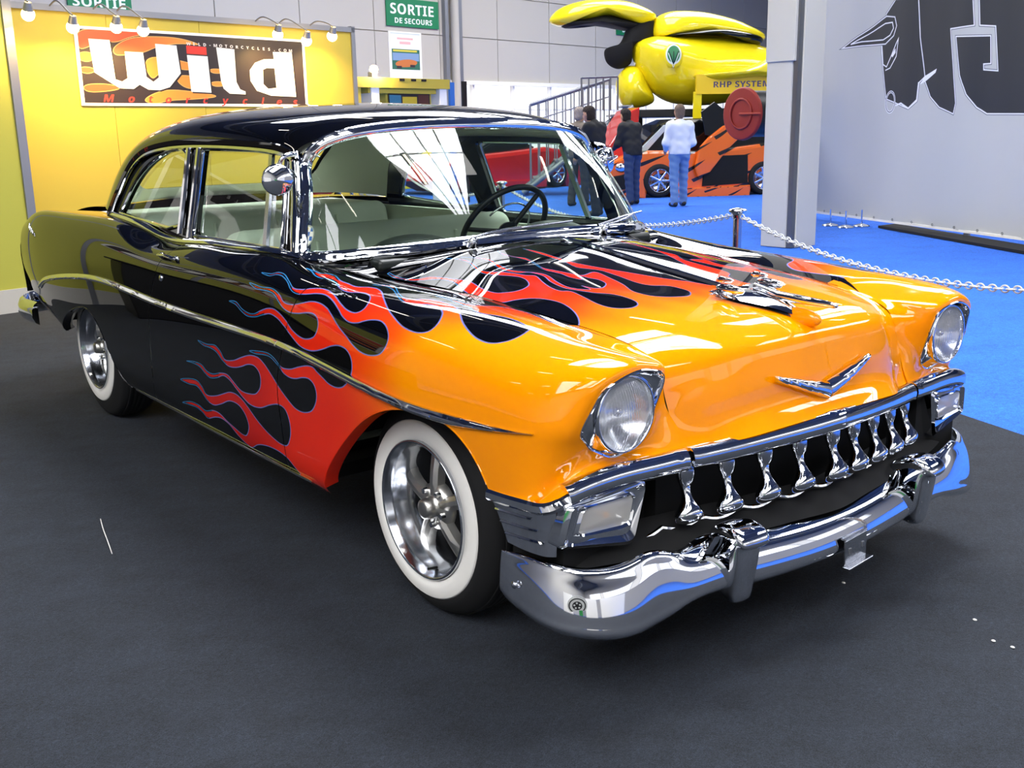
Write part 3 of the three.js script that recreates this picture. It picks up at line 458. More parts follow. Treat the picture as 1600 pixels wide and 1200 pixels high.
// ---- greenhouse
const tiltZ = (y) => .778 - .28 * (y - .97);
const roofHalf = [   // columns front to rear; rows drip edge to centre
  [[-.925, 1.303, .676], [-1.05, 1.322, .682], [-1.3, 1.337, .684], [-1.7, 1.342, .684], [-2.0, 1.338, .684], [-2.2, 1.324, .686], [-2.39, 1.285, .694], [-2.535, 1.18, .724], [-2.62, 1.03, .765]],
  [[-.912, 1.322, .655], [-1.04, 1.35, .664], [-1.3, 1.370, .668], [-1.7, 1.377, .668], [-2.0, 1.373, .668], [-2.23, 1.358, .668], [-2.46, 1.315, .672], [-2.64, 1.20, .70], [-2.74, 1.04, .74]],
  [[-.895, 1.347, .60], [-1.03, 1.384, .61], [-1.3, 1.410, .615], [-1.7, 1.420, .617], [-2.02, 1.416, .615], [-2.27, 1.398, .612], [-2.55, 1.345, .612], [-2.79, 1.22, .635], [-2.91, 1.05, .675]],
  [[-.865, 1.378, .47], [-1.01, 1.418, .475], [-1.3, 1.446, .48], [-1.7, 1.459, .48], [-2.05, 1.454, .478], [-2.32, 1.435, .475], [-2.62, 1.375, .47], [-2.92, 1.24, .49], [-3.07, 1.055, .53]],
  [[-.845, 1.398, .25], [-1.0, 1.438, .25], [-1.3, 1.468, .25], [-1.7, 1.483, .25], [-2.05, 1.479, .25], [-2.34, 1.459, .25], [-2.66, 1.395, .25], [-3.0, 1.255, .26], [-3.17, 1.06, .28]],
  [[-.838, 1.403, 0], [-1.0, 1.444, 0], [-1.3, 1.475, 0], [-1.7, 1.490, 0], [-2.05, 1.486, 0], [-2.35, 1.466, 0], [-2.68, 1.402, 0], [-3.03, 1.26, 0], [-3.20, 1.062, 0]],
];
const roofM = outward(net([...roofHalf.map((r) => r.map(([x, y, z]) => [x, y, -z])), ...roofHalf.slice(0, -1).reverse()], 120, 120), (p) => [0, 1, 0]);
const rw = (x, y, z) => { const a = Math.abs(z) - .50, b = Math.max(1.105 - y, y - 1.345), r = .09; const qx = a + r, qy = b + r; return x > -2.3 ? 1 : Math.hypot(Math.max(qx, 0), Math.max(qy, 0)) + Math.min(Math.max(qx, qy), 0) - r; };
const roof = part('roof', geo(clip(roofM, rw)), M.black, car);
const inner = { p: roofM.p.map((p, i) => p.map((v, k) => v - roofM.n[i][k] * .025)), n: roofM.n, t: roofM.t };
part('headliner', geo(clip(inner, rw)), M.headliner, car);
const rwg = clip({ p: roofM.p.map((p, i) => p.map((v, k) => v - roofM.n[i][k] * .008)), n: roofM.n, t: roofM.t }, (x, y, z) => -rw(x, y, z));
part('rear_window', geo(rwg), M.glass, car);
// windshield
const wsN = wsBase.map((b, i) => { const t = wsTop[i], L = (u, bulge) => [b[0] + (t[0] - b[0]) * u + bulge, b[1] + (t[1] - b[1]) * u, b[2] + (t[2] - b[2]) * u + bulge * .25]; return [L(0, 0), L(.33, .018), L(.66, .02), L(1, 0)]; });
const wsFull = [...wsN.map((r) => r.map(([x, y, z]) => [x, y, -z])), ...wsN.slice(0, -1).reverse()];
const wsM = outward(net(wsFull, 80, 24), () => [1, .5, 0]);
part('windshield', geo(wsM), M.glass, car);
const wsSide = [[-.745, .974, .752], [-.765, 1.02, .742], [-.80, 1.10, .712], [-.845, 1.19, .68], [-.895, 1.262, .652]];
const ring = [...wsBase.slice(1).map(([x, y, z]) => [x, y, z]).reverse(), ...wsSide.slice(0, -1), ...wsTop];
const ringFull = [...ring, ...ring.slice(1, -1).reverse().map(([x, y, z]) => [x, y, -z])];
const ringC = new THREE.CatmullRomCurve3(ringFull.map((p) => V(...p)), true, 'centripetal').getSpacedPoints(220).slice(0, -1).map((v) => [v.x, v.y, v.z]);
part('windshield_frame', sweep(ringC, [[-.020, -.006], [.020, -.006], [.022, .004], [.014, .012], [.004, .0145], [-.006, .012], [-.012, .0135], [-.019, .008]], (i, p) => V(.9, .35, p[2] * .6).normalize(), { closed: true, crease: .7 }), M.chrome, car);
part('windshield_seal', sweep(ringC, [[-.012, -.016], [.012, -.016], [.012, -.005], [-.012, -.005]], (i, p) => V(.9, .35, p[2] * .6).normalize(), { closed: true }), M.rubber, car);
// side frames: planar, leaning in; outline and window holes in (x, y)
const rounded = (pts, n = 60) => new THREE.CatmullRomCurve3(pts.map(([x, y]) => V(x, y, 0)), true, 'centripetal', .5).getPoints(n).map((v) => [v.x, v.y]);
const dripPts = [[-.905, 1.300], [-1.0, 1.318], [-1.21, 1.332], [-1.61, 1.341], [-1.95, 1.338], [-2.142, 1.326], [-2.30, 1.303], [-2.42, 1.255], [-2.50, 1.185], [-2.565, 1.10], [-2.615, 1.02]];
const dripC = crv(dripPts.map(([x, y]) => [x, y, 0])), dripL = Array.from({ length: 61 }, (_, i) => dripC(i / 60).slice(0, 2));
const poly = (cs, r, n = 5) => {   // polygon with rounded corners
  const out = []; cs.forEach((c, i) => { const a = cs[(i + cs.length - 1) % cs.length], b = cs[(i + 1) % cs.length], R = c[2] ?? r, u = Math.hypot(a[0] - c[0], a[1] - c[1]), v = Math.hypot(b[0] - c[0], b[1] - c[1]), ru = Math.min(R, u / 2.1), rv = Math.min(R, v / 2.1);
    const p = [c[0] + (a[0] - c[0]) / u * ru, c[1] + (a[1] - c[1]) / u * ru], q = [c[0] + (b[0] - c[0]) / v * rv, c[1] + (b[1] - c[1]) / v * rv];
    for (let k = 0; k <= n; k++) { const t = k / n; out.push([(1 - t) ** 2 * p[0] + 2 * t * (1 - t) * c[0] + t * t * q[0], (1 - t) ** 2 * p[1] + 2 * t * (1 - t) * c[1] + t * t * q[1]]); } }); return out;
};
const doorWin = poly([[-.872, .985], [-.965, 1.298], [-1.21, 1.311], [-1.685, 1.316], [-1.632, .985]], .025);
const quarWin = [...poly([[-1.775, .998], [-1.842, 1.315]], .02, 4), ...Array.from({ length: 20 }, (_, i) => { const t = i / 19, c = crv([[-1.90, 1.314, 0], [-2.05, 1.302, 0], [-2.20, 1.262, 0], [-2.32, 1.205, 0], [-2.42, 1.12, 0], [-2.49, 1.03, 0]]); return c(t).slice(0, 2); }), [-2.40, 1.025], [-2.1, 1.008], [-1.9, .998]];
const tilt = (g, s, off = 0) => { const p = g.attributes.position; for (let i = 0; i < p.count; i++) { p.setZ(i, p.getZ(i) + tiltZ(p.getY(i)) + off); } g.computeVertexNormals(); return sm(fix(g), s); };
const tiltPts = (pts, s, off) => pts.map(([x, y]) => [x, y, (tiltZ(y) + off) * s]);
sides((s) => {
  const outl = [[-.80, .955], [-.775, .985], [-.80, 1.07], ...dripL, [-2.60, .985], [-2.2, .965], [-1.75, .94], [-1.2, .95]];
  const fr = part('window_frame', tilt(shapeG(outl, .022, 0, [doorWin, quarWin]), s, -.03), M.black, car);
  const tube = (pts, r, off, nm, mat = M.chrome, par = fr, cl = true) => part(nm, sweep(tiltPts(pts, s, off), arc(r, 8), () => [0, .28, 1 * s], { closed: cl }), mat, par);
  tube(doorWin, .008, -.004, 'window_trim'); tube(quarWin, .008, -.004, 'window_trim');
  const bp = [[-1.70, 1.315], [-1.640, .985]], bp2 = [[-1.83, 1.315], [-1.768, .995]];
  part('pillar_trim', [sweep(tiltPts([[-1.715, 1.318], [-1.66, .975]], s, .004), [[-.012, -.004], [.012, -.004], [.009, .005], [-.009, .005]], () => [0, .28, s]), sweep(tiltPts([[-1.815, 1.318], [-1.755, .985]], s, .004), [[-.014, -.004], [.014, -.004], [.01, .006], [-.01, .006]], () => [0, .28, s])], M.chrome, fr);
  part('door_window', tilt(new THREE.ShapeGeometry(new THREE.Shape(doorWin.map((p) => new THREE.Vector2(...p)))), s, -.02), M.glass, car);
  part('quarter_window', tilt(new THREE.ShapeGeometry(new THREE.Shape(quarWin.map((p) => new THREE.Vector2(...p)))), s, -.02), M.glass, car);
  part('vent_window_post', sweep(tiltPts([[-1.015, .985], [-1.095, 1.30]], s, -.012), [[-.013, -.006], [.013, -.006], [.013, .006], [-.013, .006]], () => [0, .28, s]), M.chromeSoft, car);
  // drip rail along the roof edge, and the pillar strip by the windshield
  part('drip_rail', sweep(tiltPts([[-.885, 1.288], ...dripL], s, .006), [[-.010, -.006], [.006, -.006], [.012, .004], [.008, .010], [-.010, .006]], () => [0, .28, s], { crease: .7 }), M.black, car);
  part('drip_trim', sweep(tiltPts(dripL.map(([x, y]) => [x, y - .018]), s, .004), [[-.007, -.004], [.007, -.004], [.005, .005], [-.005, .005]], () => [0, .28, s], { crease: .7 }), M.chrome, car);
  part('windshield_pillar', [sweep([[-.785, .965, .768 * s], [-.815, 1.05, .748 * s], [-.855, 1.15, .716 * s], [-.90, 1.25, .690 * s], [-.925, 1.30, .678 * s]], [[-.020, -.02], [.022, -.02], [.024, .004], [.010, .012], [-.012, .010], [-.022, 0]], () => [.35, .2, s], { crease: .7 })], M.chrome, car);
  // belt moulding
  const bl = []; for (let x = -2.60; x <= -.74; x += .05) { const [y, z] = rowF[9](x); bl.push([x, y + .006, (z + .006) * s]); }
  part('belt_moulding', sweep(bl, [[-.014, -.006], [.014, -.006], [.014, .004], [.006, .009], [-.006, .009], [-.014, .004]], () => [0, 1, .5 * s], { crease: .8 }), M.chrome, car);
  // inner door and quarter trim
  part('door_card', boxG(-1.66, -.66, .32, .945, s > 0 ? .70 : -.725, s > 0 ? .725 : -.70), M.seat, car); part('quarter_card', boxG(-2.75, -1.70, .32, .985, s > 0 ? .69 : -.72, s > 0 ? .72 : -.69), M.seat, car);
  // side spear
  const spear = keyed([[-3.48, .60], [-3.428, .622], [-3.132, .692], [-2.748, .737], [-2.28, .762], [-1.95, .752], [-1.692, .741], [-1.297, .733], [-.9, .731], [-.565, .724], [-.268, .697], [.071, .667], [.36, .670], [.604, .690]]);
  const zz = (x, y) => x > .40 ? zAt(noseM, x, y) ?? zAt(sideM, x, y) : zAt(sideM, x, y), P = []; for (let i = 0; i <= 90; i++) { const x = -3.44 + 4.044 * i / 90, y = spear(x); P.push([x, y, (zz(x, y) + .003) * s]); }
  part('side_spear', sweep(P, [[-.0145, -.006], [.0145, -.006], [.0135, .001], [.0105, .0065], [.005, .010], [-.001, .0098], [-.0035, .007], [-.0125, .003]].map(([a, b]) => [a * s, b]), () => [0, 0, s], { scale: (t) => t > .93 ? [Math.max(.06, (1 - t) / .07), .4 + .6 * (1 - t) / .07] : 1, crease: .9 }), M.chrome, car);
});
// ---- cabin
part('dashboard', [rboxG(-.86, -.60, .80, .955, -.70, .70, .04), rboxG(-.66, -.50, .93, .968, -.62, .62, .015)], M.dash, car);
{
  const iv = part('instrument_pod', [sphG([-.80, .93, -.36], 1, 28, 16, [.14, .085, .19])], M.dash, car); part('speaker_pod', [sphG([-.74, .93, .33], 1, 28, 16, [.14, .085, .19])], M.dash, car);
  const st = new THREE.Group(); st.name = 'steering_wheel'; car.add(st); st.position.set(-1.10, .968, -.36); st.rotation.z = -1.05 + Math.PI / 2 * 0;
  const q = new THREE.Quaternion().setFromUnitVectors(V(0, 0, 1), V(-.83, .55, 0).normalize()); st.rotation.set(0, 0, 0); st.quaternion.copy(q);
  part('rim', new THREE.TorusGeometry(.205, .0125, 10, 60), M.darkTrim, st);
  part('horn_ring', new THREE.TorusGeometry(.125, .004, 8, 48, Math.PI), M.chrome, st);
  for (const a of [Math.PI * .5, Math.PI * 1.17, Math.PI * 1.83]) part('spoke', barG([0, 0, -.03], [Math.cos(a) * .2, Math.sin(a) * .2, 0], .013, 8, .010), M.darkTrim, st);
  part('hub', lathe([[0, .0], [.035, -.005], [.05, -.025], [.04, -.06], [.025, -.25], [.025, -.5]], 24), M.darkTrim, st);
}
const bench = (x0, x1, ySeat, yTop, lean, nm, w) => {
  const b = new THREE.Group(); b.name = nm; car.add(b);
  part('cushion', [rboxG(x0 + .1, x1, ySeat - .18, ySeat, -w, w, .06, 4)], M.seat, b);
  const back = rboxG(-.09, .09, 0, yTop - ySeat + .12, -w, w, .06, 4); back.rotateZ(lean); back.translate(x0 + .08, ySeat - .1, 0); part('backrest', back, M.seat, b);
  for (const c of [-w * .5, 0, w * .5]) { const r = rboxG(.075, .1, .05, yTop - ySeat + .05, c - .008, c + .008, .006, 2); r.rotateZ(lean); r.translate(x0 + .08, ySeat - .1, 0); part('seam', r, M.seat, b); }
  return b;
};
bench(-1.52, -1.0, .62, .985, .18, 'front_seat', .68); bench(-2.52, -1.95, .62, 1.0, .25, 'rear_seat', .66);
part('parcel_shelf', rboxG(-3.1, -2.58, .985, 1.005, -.66, .66, .008), M.headliner, car);
part('cabin_floor', boxG(-2.6, -.6, .33, .36, -.72, .72), M.darkTrim, car);
// ---- headlights
const lampTex = canvasTex(512, 512, (c, w, h) => { c.fillStyle = '#808080'; c.fillRect(0, 0, w, h); for (let i = 0; i < 26; i++) { const x = i * w / 26; const g = c.createLinearGradient(x, 0, x + w / 26, 0); g.addColorStop(0, '#303030'); g.addColorStop(.5, '#e0e0e0'); g.addColorStop(1, '#303030'); c.fillStyle = g; c.fillRect(x, 0, w / 26, h); } for (let j = 0; j < 7; j++) { c.fillStyle = 'rgba(128,128,128,.8)'; c.fillRect(0, j * h / 7, w, 5); } });
lampTex.colorSpace = THREE.NoColorSpace;
const flute = phys(0xffffff, .2, 0, { transmission: .8, thickness: 0, ior: 1.45, bumpMap: lampTex, bumpScale: .005 });
sides((s) => {
  const L = new THREE.Group(); L.name = 'headlight'; car.add(L); L.position.set(.690, .719, .7056 * s);
  const open = [], G = noseM.G[noseM.G.length - 1];   // the opening edge of the fender
  const O = G.slice(0, -1).filter((_, i) => i % 2 === 0).map((p) => [p[0] - .690, p[1] - .719, (p[2] - .7056)]);
  const bz = { p: [], n: [], t: [] }, n = O.length, K = 5;
  for (let i = 0; i < n; i++) { const a = Math.atan2(O[i][1], O[i][2]), c = [.004, Math.sin(a) * .0925, Math.cos(a) * .0925];
    for (let k = 0; k <= K; k++) { const t = k / K, e = t * t * (3 - 2 * t); bz.p.push([O[i][0] * (1 - t) + c[0] * t - .012 * Math.sin(t * Math.PI) - (k ? 0 : -.0), O[i][1] * (1 - e) + c[1] * e, O[i][2] * (1 - e) + c[2] * e]); bz.n.push([0, 0, 1]); } }
  for (let i = 0; i < n; i++) for (let k = 0; k < K; k++) { const a = i * (K + 1) + k, b = ((i + 1) % n) * (K + 1) + k; bz.t.push([a, b, a + 1], [b, b + 1, a + 1]); }
  let bg = geo(bz); bg.computeVertexNormals(); bg = sm(bg, s); part('bezel', bg, M.chrome, L).userData.label = 'chrome headlight bezel';
  part('opening_trim', sm(sweep(O.map((p) => [p[0] + .001, p[1], p[2]]), arc(.0035, 7), () => [1, 0, 0], { closed: true }), s), M.chrome, L);
  part('retaining_ring', lathe([[.084, -.004], [.086, .010], [.090, .013], [.094, .009], [.095, -.004]], 48, 'x'), M.chrome, L);
  const dome = lathe(Array.from({ length: 11 }, (_, i) => { const r = .086 * i / 10; return [r, .036 - .030 * (r / .086) ** 2]; }), 48, 'x');
  { const p = dome.attributes.position, uv = dome.attributes.uv; for (let i = 0; i < p.count; i++) uv.setXY(i, p.getZ(i) / .18 + .5, p.getY(i) / .18 + .5); }
  part('lens', dome, flute, L);
  part('reflector', lathe(Array.from({ length: 10 }, (_, i) => { const r = .085 * i / 9; return [r, -.055 + .055 * (r / .085) ** 2]; }), 40, 'x'), std(0xdfe2e6, .22, 1), L);
  part('bulb', sphG([-.02, 0, 0], .012, 12, 8), M.chromeSoft, L);
});
// ---- grille opening: dark back, chrome upper bar, teeth, lower bar
part('grille_cavity', [boxG(.50, .56, .24, .58, -.66, .66), boxG(.50, .72, .24, .27, -.66, .66), boxG(.45, .66, .2, .55, -.85, -.62), boxG(.45, .64, .2, .55, .62, .85)], M.blackMatte, car);
const barPts = [[.50, .520, .908], [.58, .526, .906], [.640, .532, .892], [.664, .548, .862], [.676, .562, .80], [.684, .568, .70], [.694, .568, .60], [.706, .570, .50], [.732, .575, .38], [.757, .582, .25], [.776, .587, .12], [.7925, .594, 0]];
const barFull = [...barPts.slice(4), ...barPts.slice(4, -1).reverse().map(([x, y, z]) => [x, y, -z])];
const barC = [...Array.from({ length: 60 }, (_, i) => crv(barPts.slice(3))(i / 60)), ...Array.from({ length: 61 }, (_, i) => crv(barPts.slice(3))(1 - i / 60)).map(([x, y, z]) => [x, y, -z])];
const barProf = [[-.029, -.014], [-.031, -.004], [-.028, .007], [-.019, .016], [-.006, .021], [.007, .021], [.018, .016], [.026, .008], [.029, -.003], [.027, -.014]].map(([x, y]) => [-x, y]);
const barPiece = (c) => sweep(c, barProf, (i, p) => [1, .22, p[2] * .45], { crease: 1.0 });
const gb = part('grille_bar', barPiece(barC.filter((p) => Math.abs(p[2]) < .497)), M.chrome, car);
for (const s of [1, -1]) part('grille_bar_end', barPiece(barC.filter((p) => p[2] * s > .503)), M.chrome, car);
// fender end caps of the bar, wrapping to the side, with ribbed panel below
sides((s) => {
  const cap = new THREE.Group(); cap.name = 'fender_moulding'; car.add(cap);
  const f = (q) => q.map(([x, y, z]) => [x, y, z * s]);
  const wing = crv([[.436, .503, .914], [.50, .506, .914], [.58, .511, .911], [.635, .516, .900], [.660, .53, .872], [.672, .548, .838], [.682, .56, .79]]);
  const W = Array.from({ length: 40 }, (_, i) => wing(i / 39));
  part('upper_strip', sweep(f(W), [[-.014, -.014], [.012, -.014], [.014, 0], [.008, .008], [-.006, .009], [-.014, .004]].map(([a, b]) => [a * s, b]), (i) => { const p = W[i]; return V(p[0] > .64 ? (p[0] - .62) * 9 : .05, .2, (p[0] > .66 ? .25 : 1) * s); }, { crease: .6 }), M.chrome, cap);
  // panel between strip and bumper
  const P = []; for (let r = 0; r <= 4; r++) { const t = r / 4; const row = [[.435, .498, .906], [.50, .500, .906], [.57, .505, .904], [.625, .510, .896], [.648, .512, .880]].map(([x, y, z], i) => [x + t * [.06, .045, .02, .002, -.004][i], y - t * [.105, .108, .112, .116, .118][i], z - .002 * Math.sin(t * 3.14) - t * .004]); P.push(row); }
  const pm = outward(net(P, 16, 30), () => [0, 0, 1]); part('side_panel', sm(geo(pm), s), M.chrome, cap);
  for (let k = 0; k < 3; k++) { const y0 = .468 - k * .026; part('rib', sweep(f(Array.from({ length: 12 }, (_, i) => { const x = .452 + k * .018 + i / 11 * .135; return [x, y0 + i / 11 * .010, (zAt(pm, x, y0 + i / 11 * .010) ?? .903) + .001]; })), arc(.0035, 6), () => [0, 1, 0]), M.chrome, cap); }
  // parking lamp pod
  const pod = new THREE.Group(); pod.name = 'parking_lamp'; car.add(pod);
  const corners = [[.664, .424, .893], [.690, .385, .672], [.697, .545, .632], [.676, .525, .872]], lensC = [[.682, .450, .843], [.692, .444, .688], [.695, .514, .675], [.688, .515, .826]];
  const C = corners.map(([x, y, z]) => V(x, y, z * s)), Lz = lensC.map(([x, y, z]) => V(x, y, z * s));
  const loop = (c, k) => { const o = []; for (let i = 0; i < 4; i++) { const a = c[(i + 3) % 4], b = c[i], d = c[(i + 1) % 4]; for (let j = 0; j <= 6; j++) { const t = j / 6, p = b.clone().lerp(a, k), q = b.clone().lerp(d, k); o.push(p.multiplyScalar((1 - t) ** 2).addScaledVector(b, 2 * t * (1 - t)).addScaledVector(q, t * t)); } } return o; };
  const A = loop(C, .12), B = loop(Lz.map((v, i) => v.clone().lerp(C[i], .12)), .2), Cc = loop(Lz, .2), D = Cc.map((v) => v.clone().add(V(-.018, 0, 0)));
  const rings = [A.map((v) => v.clone().add(V(-.07, 0, 0))), A, A.map((v, i) => v.clone().lerp(B[i], .25).add(V(.008, 0, 0))), A.map((v, i) => v.clone().lerp(B[i], .55).add(V(-.004, 0, 0))), B.map((v, i) => v.clone().lerp(A[i], .15).add(V(-.006, 0, 0))), B.map((v) => v.clone().add(V(.006, 0, 0))), Cc, D];
  const m = { p: [], n: [], t: [] }, n = A.length; rings.forEach((r) => r.forEach((v) => { m.p.push([v.x, v.y, v.z]); m.n.push([1, 0, 0]); }));
  for (let k = 0; k < rings.length - 1; k++) for (let i = 0; i < n; i++) { const a = k * n + i, b = k * n + (i + 1) % n; if (s > 0) m.t.push([a, b, a + n], [b, b + n, a + n]); else m.t.push([a, a + n, b], [b, a + n, b + n]); }
  part('housing', toCreasedNormals(geo(m), .5), M.chrome, pod);
  const lz = { p: [], n: [], t: [] }; const cen = Cc.reduce((q, v) => q.add(v), V(0, 0, 0)).multiplyScalar(1 / n).add(V(.008, 0, 0)); lz.p.push([cen.x, cen.y, cen.z]); Cc.forEach((v) => lz.p.push([v.x - .001, v.y, v.z])); lz.p.forEach(() => lz.n.push([1, 0, 0])); for (let i = 0; i < n; i++) lz.t.push(s > 0 ? [0, 1 + i, 1 + (i + 1) % n] : [0, 1 + (i + 1) % n, 1 + i]);
  const lg = geo(lz); lg.computeVertexNormals(); part('lens', lg, phys(0xf3efe6, .25, 0, { transmission: .6, thickness: 0 }), pod);
  const bk = lg.clone(); bk.translate(-.02, 0, 0); part('reflector', bk, M.chromeSoft, pod); part('bulb', sphG([cen.x - .012, cen.y, cen.z], .009, 12, 8), std(0xd08a30, .3), pod);
});
// teeth
const tooth = (() => {
  const prof = [[0, .0, .021, .012], [.10, .004, .0225, .015], [.24, .008, .0215, .016], [.38, .012, .0135, .013], [.5, .020, .0125, .014], [.60, .028, .019, .019], [.70, .034, .032, .024], [.80, .033, .041, .025], [.89, .026, .036, .021], [.96, .014, .022, .014], [1.0, .006, .012, .010]];
  const P = [], T = [], N = 18, rows = 28, f = [1, 2, 3].map((j) => spl(prof.map((p) => p[0]), prof.map((p) => p[j]))), H = .165;
  for (let i = 0; i <= rows; i++) { const t = i / rows, x = f[0](t), w = f[1](t), d = f[2](t); for (let k = 0; k < N; k++) { const a = k / N * Math.PI * 2; P.push(x + Math.cos(a) * d + .0, -t * H + Math.sin(a * 1) * 0 , Math.sin(a) * w); } }
  const c0 = P.length / 3; P.push(f[0](0), 0, 0); P.push(f[0](1), -H, 0);
  for (let i = 0; i < rows; i++) for (let k = 0; k < N; k++) { const a = i * N + k, b = i * N + (k + 1) % N; T.push(a, b, a + N, b, b + N, a + N); }
  for (let k = 0; k < N; k++) { T.push(c0, (k + 1) % N, k); T.push(c0 + 1, rows * N + k, rows * N + (k + 1) % N); }
  const g = new THREE.BufferGeometry(); g.setAttribute('position', new THREE.Float32BufferAttribute(P, 3)); g.setIndex(T); g.computeVertexNormals(); g.setAttribute('uv', new THREE.Float32BufferAttribute(new Float32Array(P.length / 3 * 2), 2)); return g;
})();
const barX = spl(barPts.slice(5).map((p) => -p[2]), barPts.slice(5).map((p) => p[0])), barY = spl(barPts.slice(5).map((p) => -p[2]), barPts.slice(5).map((p) => p[1]));
for (let k = -4; k <= 4; k++) {
  const z = k * .122, t = part('grille_tooth', tooth, M.chrome, car); t.position.set(barX(-Math.abs(z)) - .028, barY(-Math.abs(z)) - .016, z); t.rotation.y = -z * .5;
  const pad = part('pad', sphG([.020, -.028, 0], 1, 18, 14, [.008, .033, .021]), M.chromeSoft, t);
}
const lowerBar = []; for (let i = 0; i <= 72; i++) { const z = -.60 + 1.2 * i / 72, u = ((Math.abs(z) + .061) / .122) % 1; lowerBar.push([barX(-Math.abs(z)) - .03, barY(-Math.abs(z)) - .178 - .016 * Math.sin(u * Math.PI), z]); }
part('lower_grille_bar', sweep(lowerBar, arc(.007, 8), () => [0, 1, 0]), M.chrome, car);
part('valance', (() => { const P = [0, 1, 2].map((r) => Array.from({ length: 13 }, (_, i) => { const z = -.84 + 1.68 * i / 12, a = Math.abs(z); const xb = a < .6 ? barX(-a) : .70 - (a - .6) * .35; return [xb - .02 + [-.06, -.01, .04][r], [.405, .385, .345][r] - (a > .6 ? .0 : .0), z]; })); return geo(outward(net(P, 8, 48), () => [0, 1, 0])); })(), M.blackMatte, car);
// ---- front bumper: sections along the car's width
const bump = part('front_bumper', (() => {
  // z, x of the face, y top, y bottom, depth of bulge
  const S = [[0, .815, .347, .213, .032], [.12, .810, .347, .212, .032], [.24, .798, .350, .211, .032], [.33, .786, .355, .212, .033], [.41, .776, .360, .218, .034], [.50, .772, .362, .228, .036], [.575, .768, .362, .227, .038], [.63, .762, .378, .211, .042], [.68, .752, .387, .195, .046], [.73, .740, .374, .184, .050], [.78, .722, .366, .183, .052], [.83, .694, .368, .190, .050], [.862, .660, .373, .198, .045], [.882, .620, .376, .208, .038], [.893, .578, .377, .219, .030], [.900, .535, .376, .229, .022], [.908, .50, .373, .242, .013], [.909, .480, .371, .255, .010]];
  const profC = [[0, -1.7], [.02, -1.1], [.12, -.25], [.26, .32], [.44, .72], [.60, .92], [.72, 1.0], [.82, .93], [.92, .40], [1, -.9]], profW = [[0, -.12], [.012, .12], [.10, .31], [.26, .54], [.44, .75], [.60, .89], [.72, .97], [.82, 1.0], [.92, .6], [1, -.6]];   // t from top to bottom, bulge factor
  const cx = .45, rows = [];
  const half = S.map(([z, x, yt, yb, b], i) => { const a = S[Math.max(0, i - 1)], c = S[Math.min(S.length - 1, i + 1)]; let nx = c[0] - a[0], nz = -(c[1] - a[1]); const l = Math.hypot(nx, nz); nx /= l; nz /= l; if (i === 0) { nx = 1; nz = 0; } const w = stepS(.40, .66, z); return profC.map(([t, k0], j) => { const k = k0 + (profW[j][1] - k0) * w; return [x + nx * b * k, yt + (yb - yt) * t, z + nz * b * k]; }); });
  const all = [...half.slice(1).reverse().map((r) => r.map(([x, y, z]) => [x, y, -z])), ...half];
  return geo(outward(net(all, 260, 40), (p) => [p[0] - .5, 0, p[2]]));
})(), M.chrome, car);
sides((s) => {
  // domed top reaching forward, flat upright face below
  const rows = [[-.09, .352, .024], [-.07, .378, .036], [-.04, .398, .046], [-.005, .409, .051], [.03, .406, .053], [.055, .394, .052], [.066, .376, .050], [.064, .362, .047], [.050, .356, .043], [.045, .345, .0405], [.040, .30, .038], [.032, .25, .035], [.026, .215, .033], [.018, .202, .031], [-.01, .198, .028], [-.04, .205, .024]];
  const prof = [-1, -.96, -.8, -.5, 0, .5, .8, .96, 1], dip = [-.030, -.012, -.003, 0, .0015, 0, -.003, -.012, -.030];
  const N2 = rows.map(([x, y, w], i) => { const a = rows[Math.max(0, i - 1)], b = rows[Math.min(rows.length - 1, i + 1)]; let tx = b[0] - a[0], ty = b[1] - a[1]; const l = Math.hypot(tx, ty); const nx = -ty / l, ny = tx / l; return prof.map((q, k) => [x + nx * dip[k] * 1.0, y + ny * dip[k] * 1.0, q * w]); });
  const g = part('bumper_guard', geo(outward(net(N2, 60, 24), (p) => [p[0] + .03, p[1] - .3, p[2]])), M.chrome, bump); g.position.set(.80, 0, .410 * s); g.rotation.y = -.12 * s;
  // bolts, and a round badge on the near wing
  const bolt = (x, y, z, n, r, nm, m) => { const b = lathe([[0, .006], [r * .6, .005], [r, .002], [r, -.002]], 20, 'z'); b.applyQuaternion(new THREE.Quaternion().setFromUnitVectors(V(0, 0, 1), V(...n).normalize())); b.translate(x, y, z); return part(nm, b, m, bump); };
  bolt(.545, .305, .925 * s, [.1, 0, s], .009, 'bumper_bolt', M.chromeSoft);
  bolt(.768, .215, .775 * s, [.8, -.35, .45 * s], .010, 'bumper_bolt', M.chromeSoft);
});
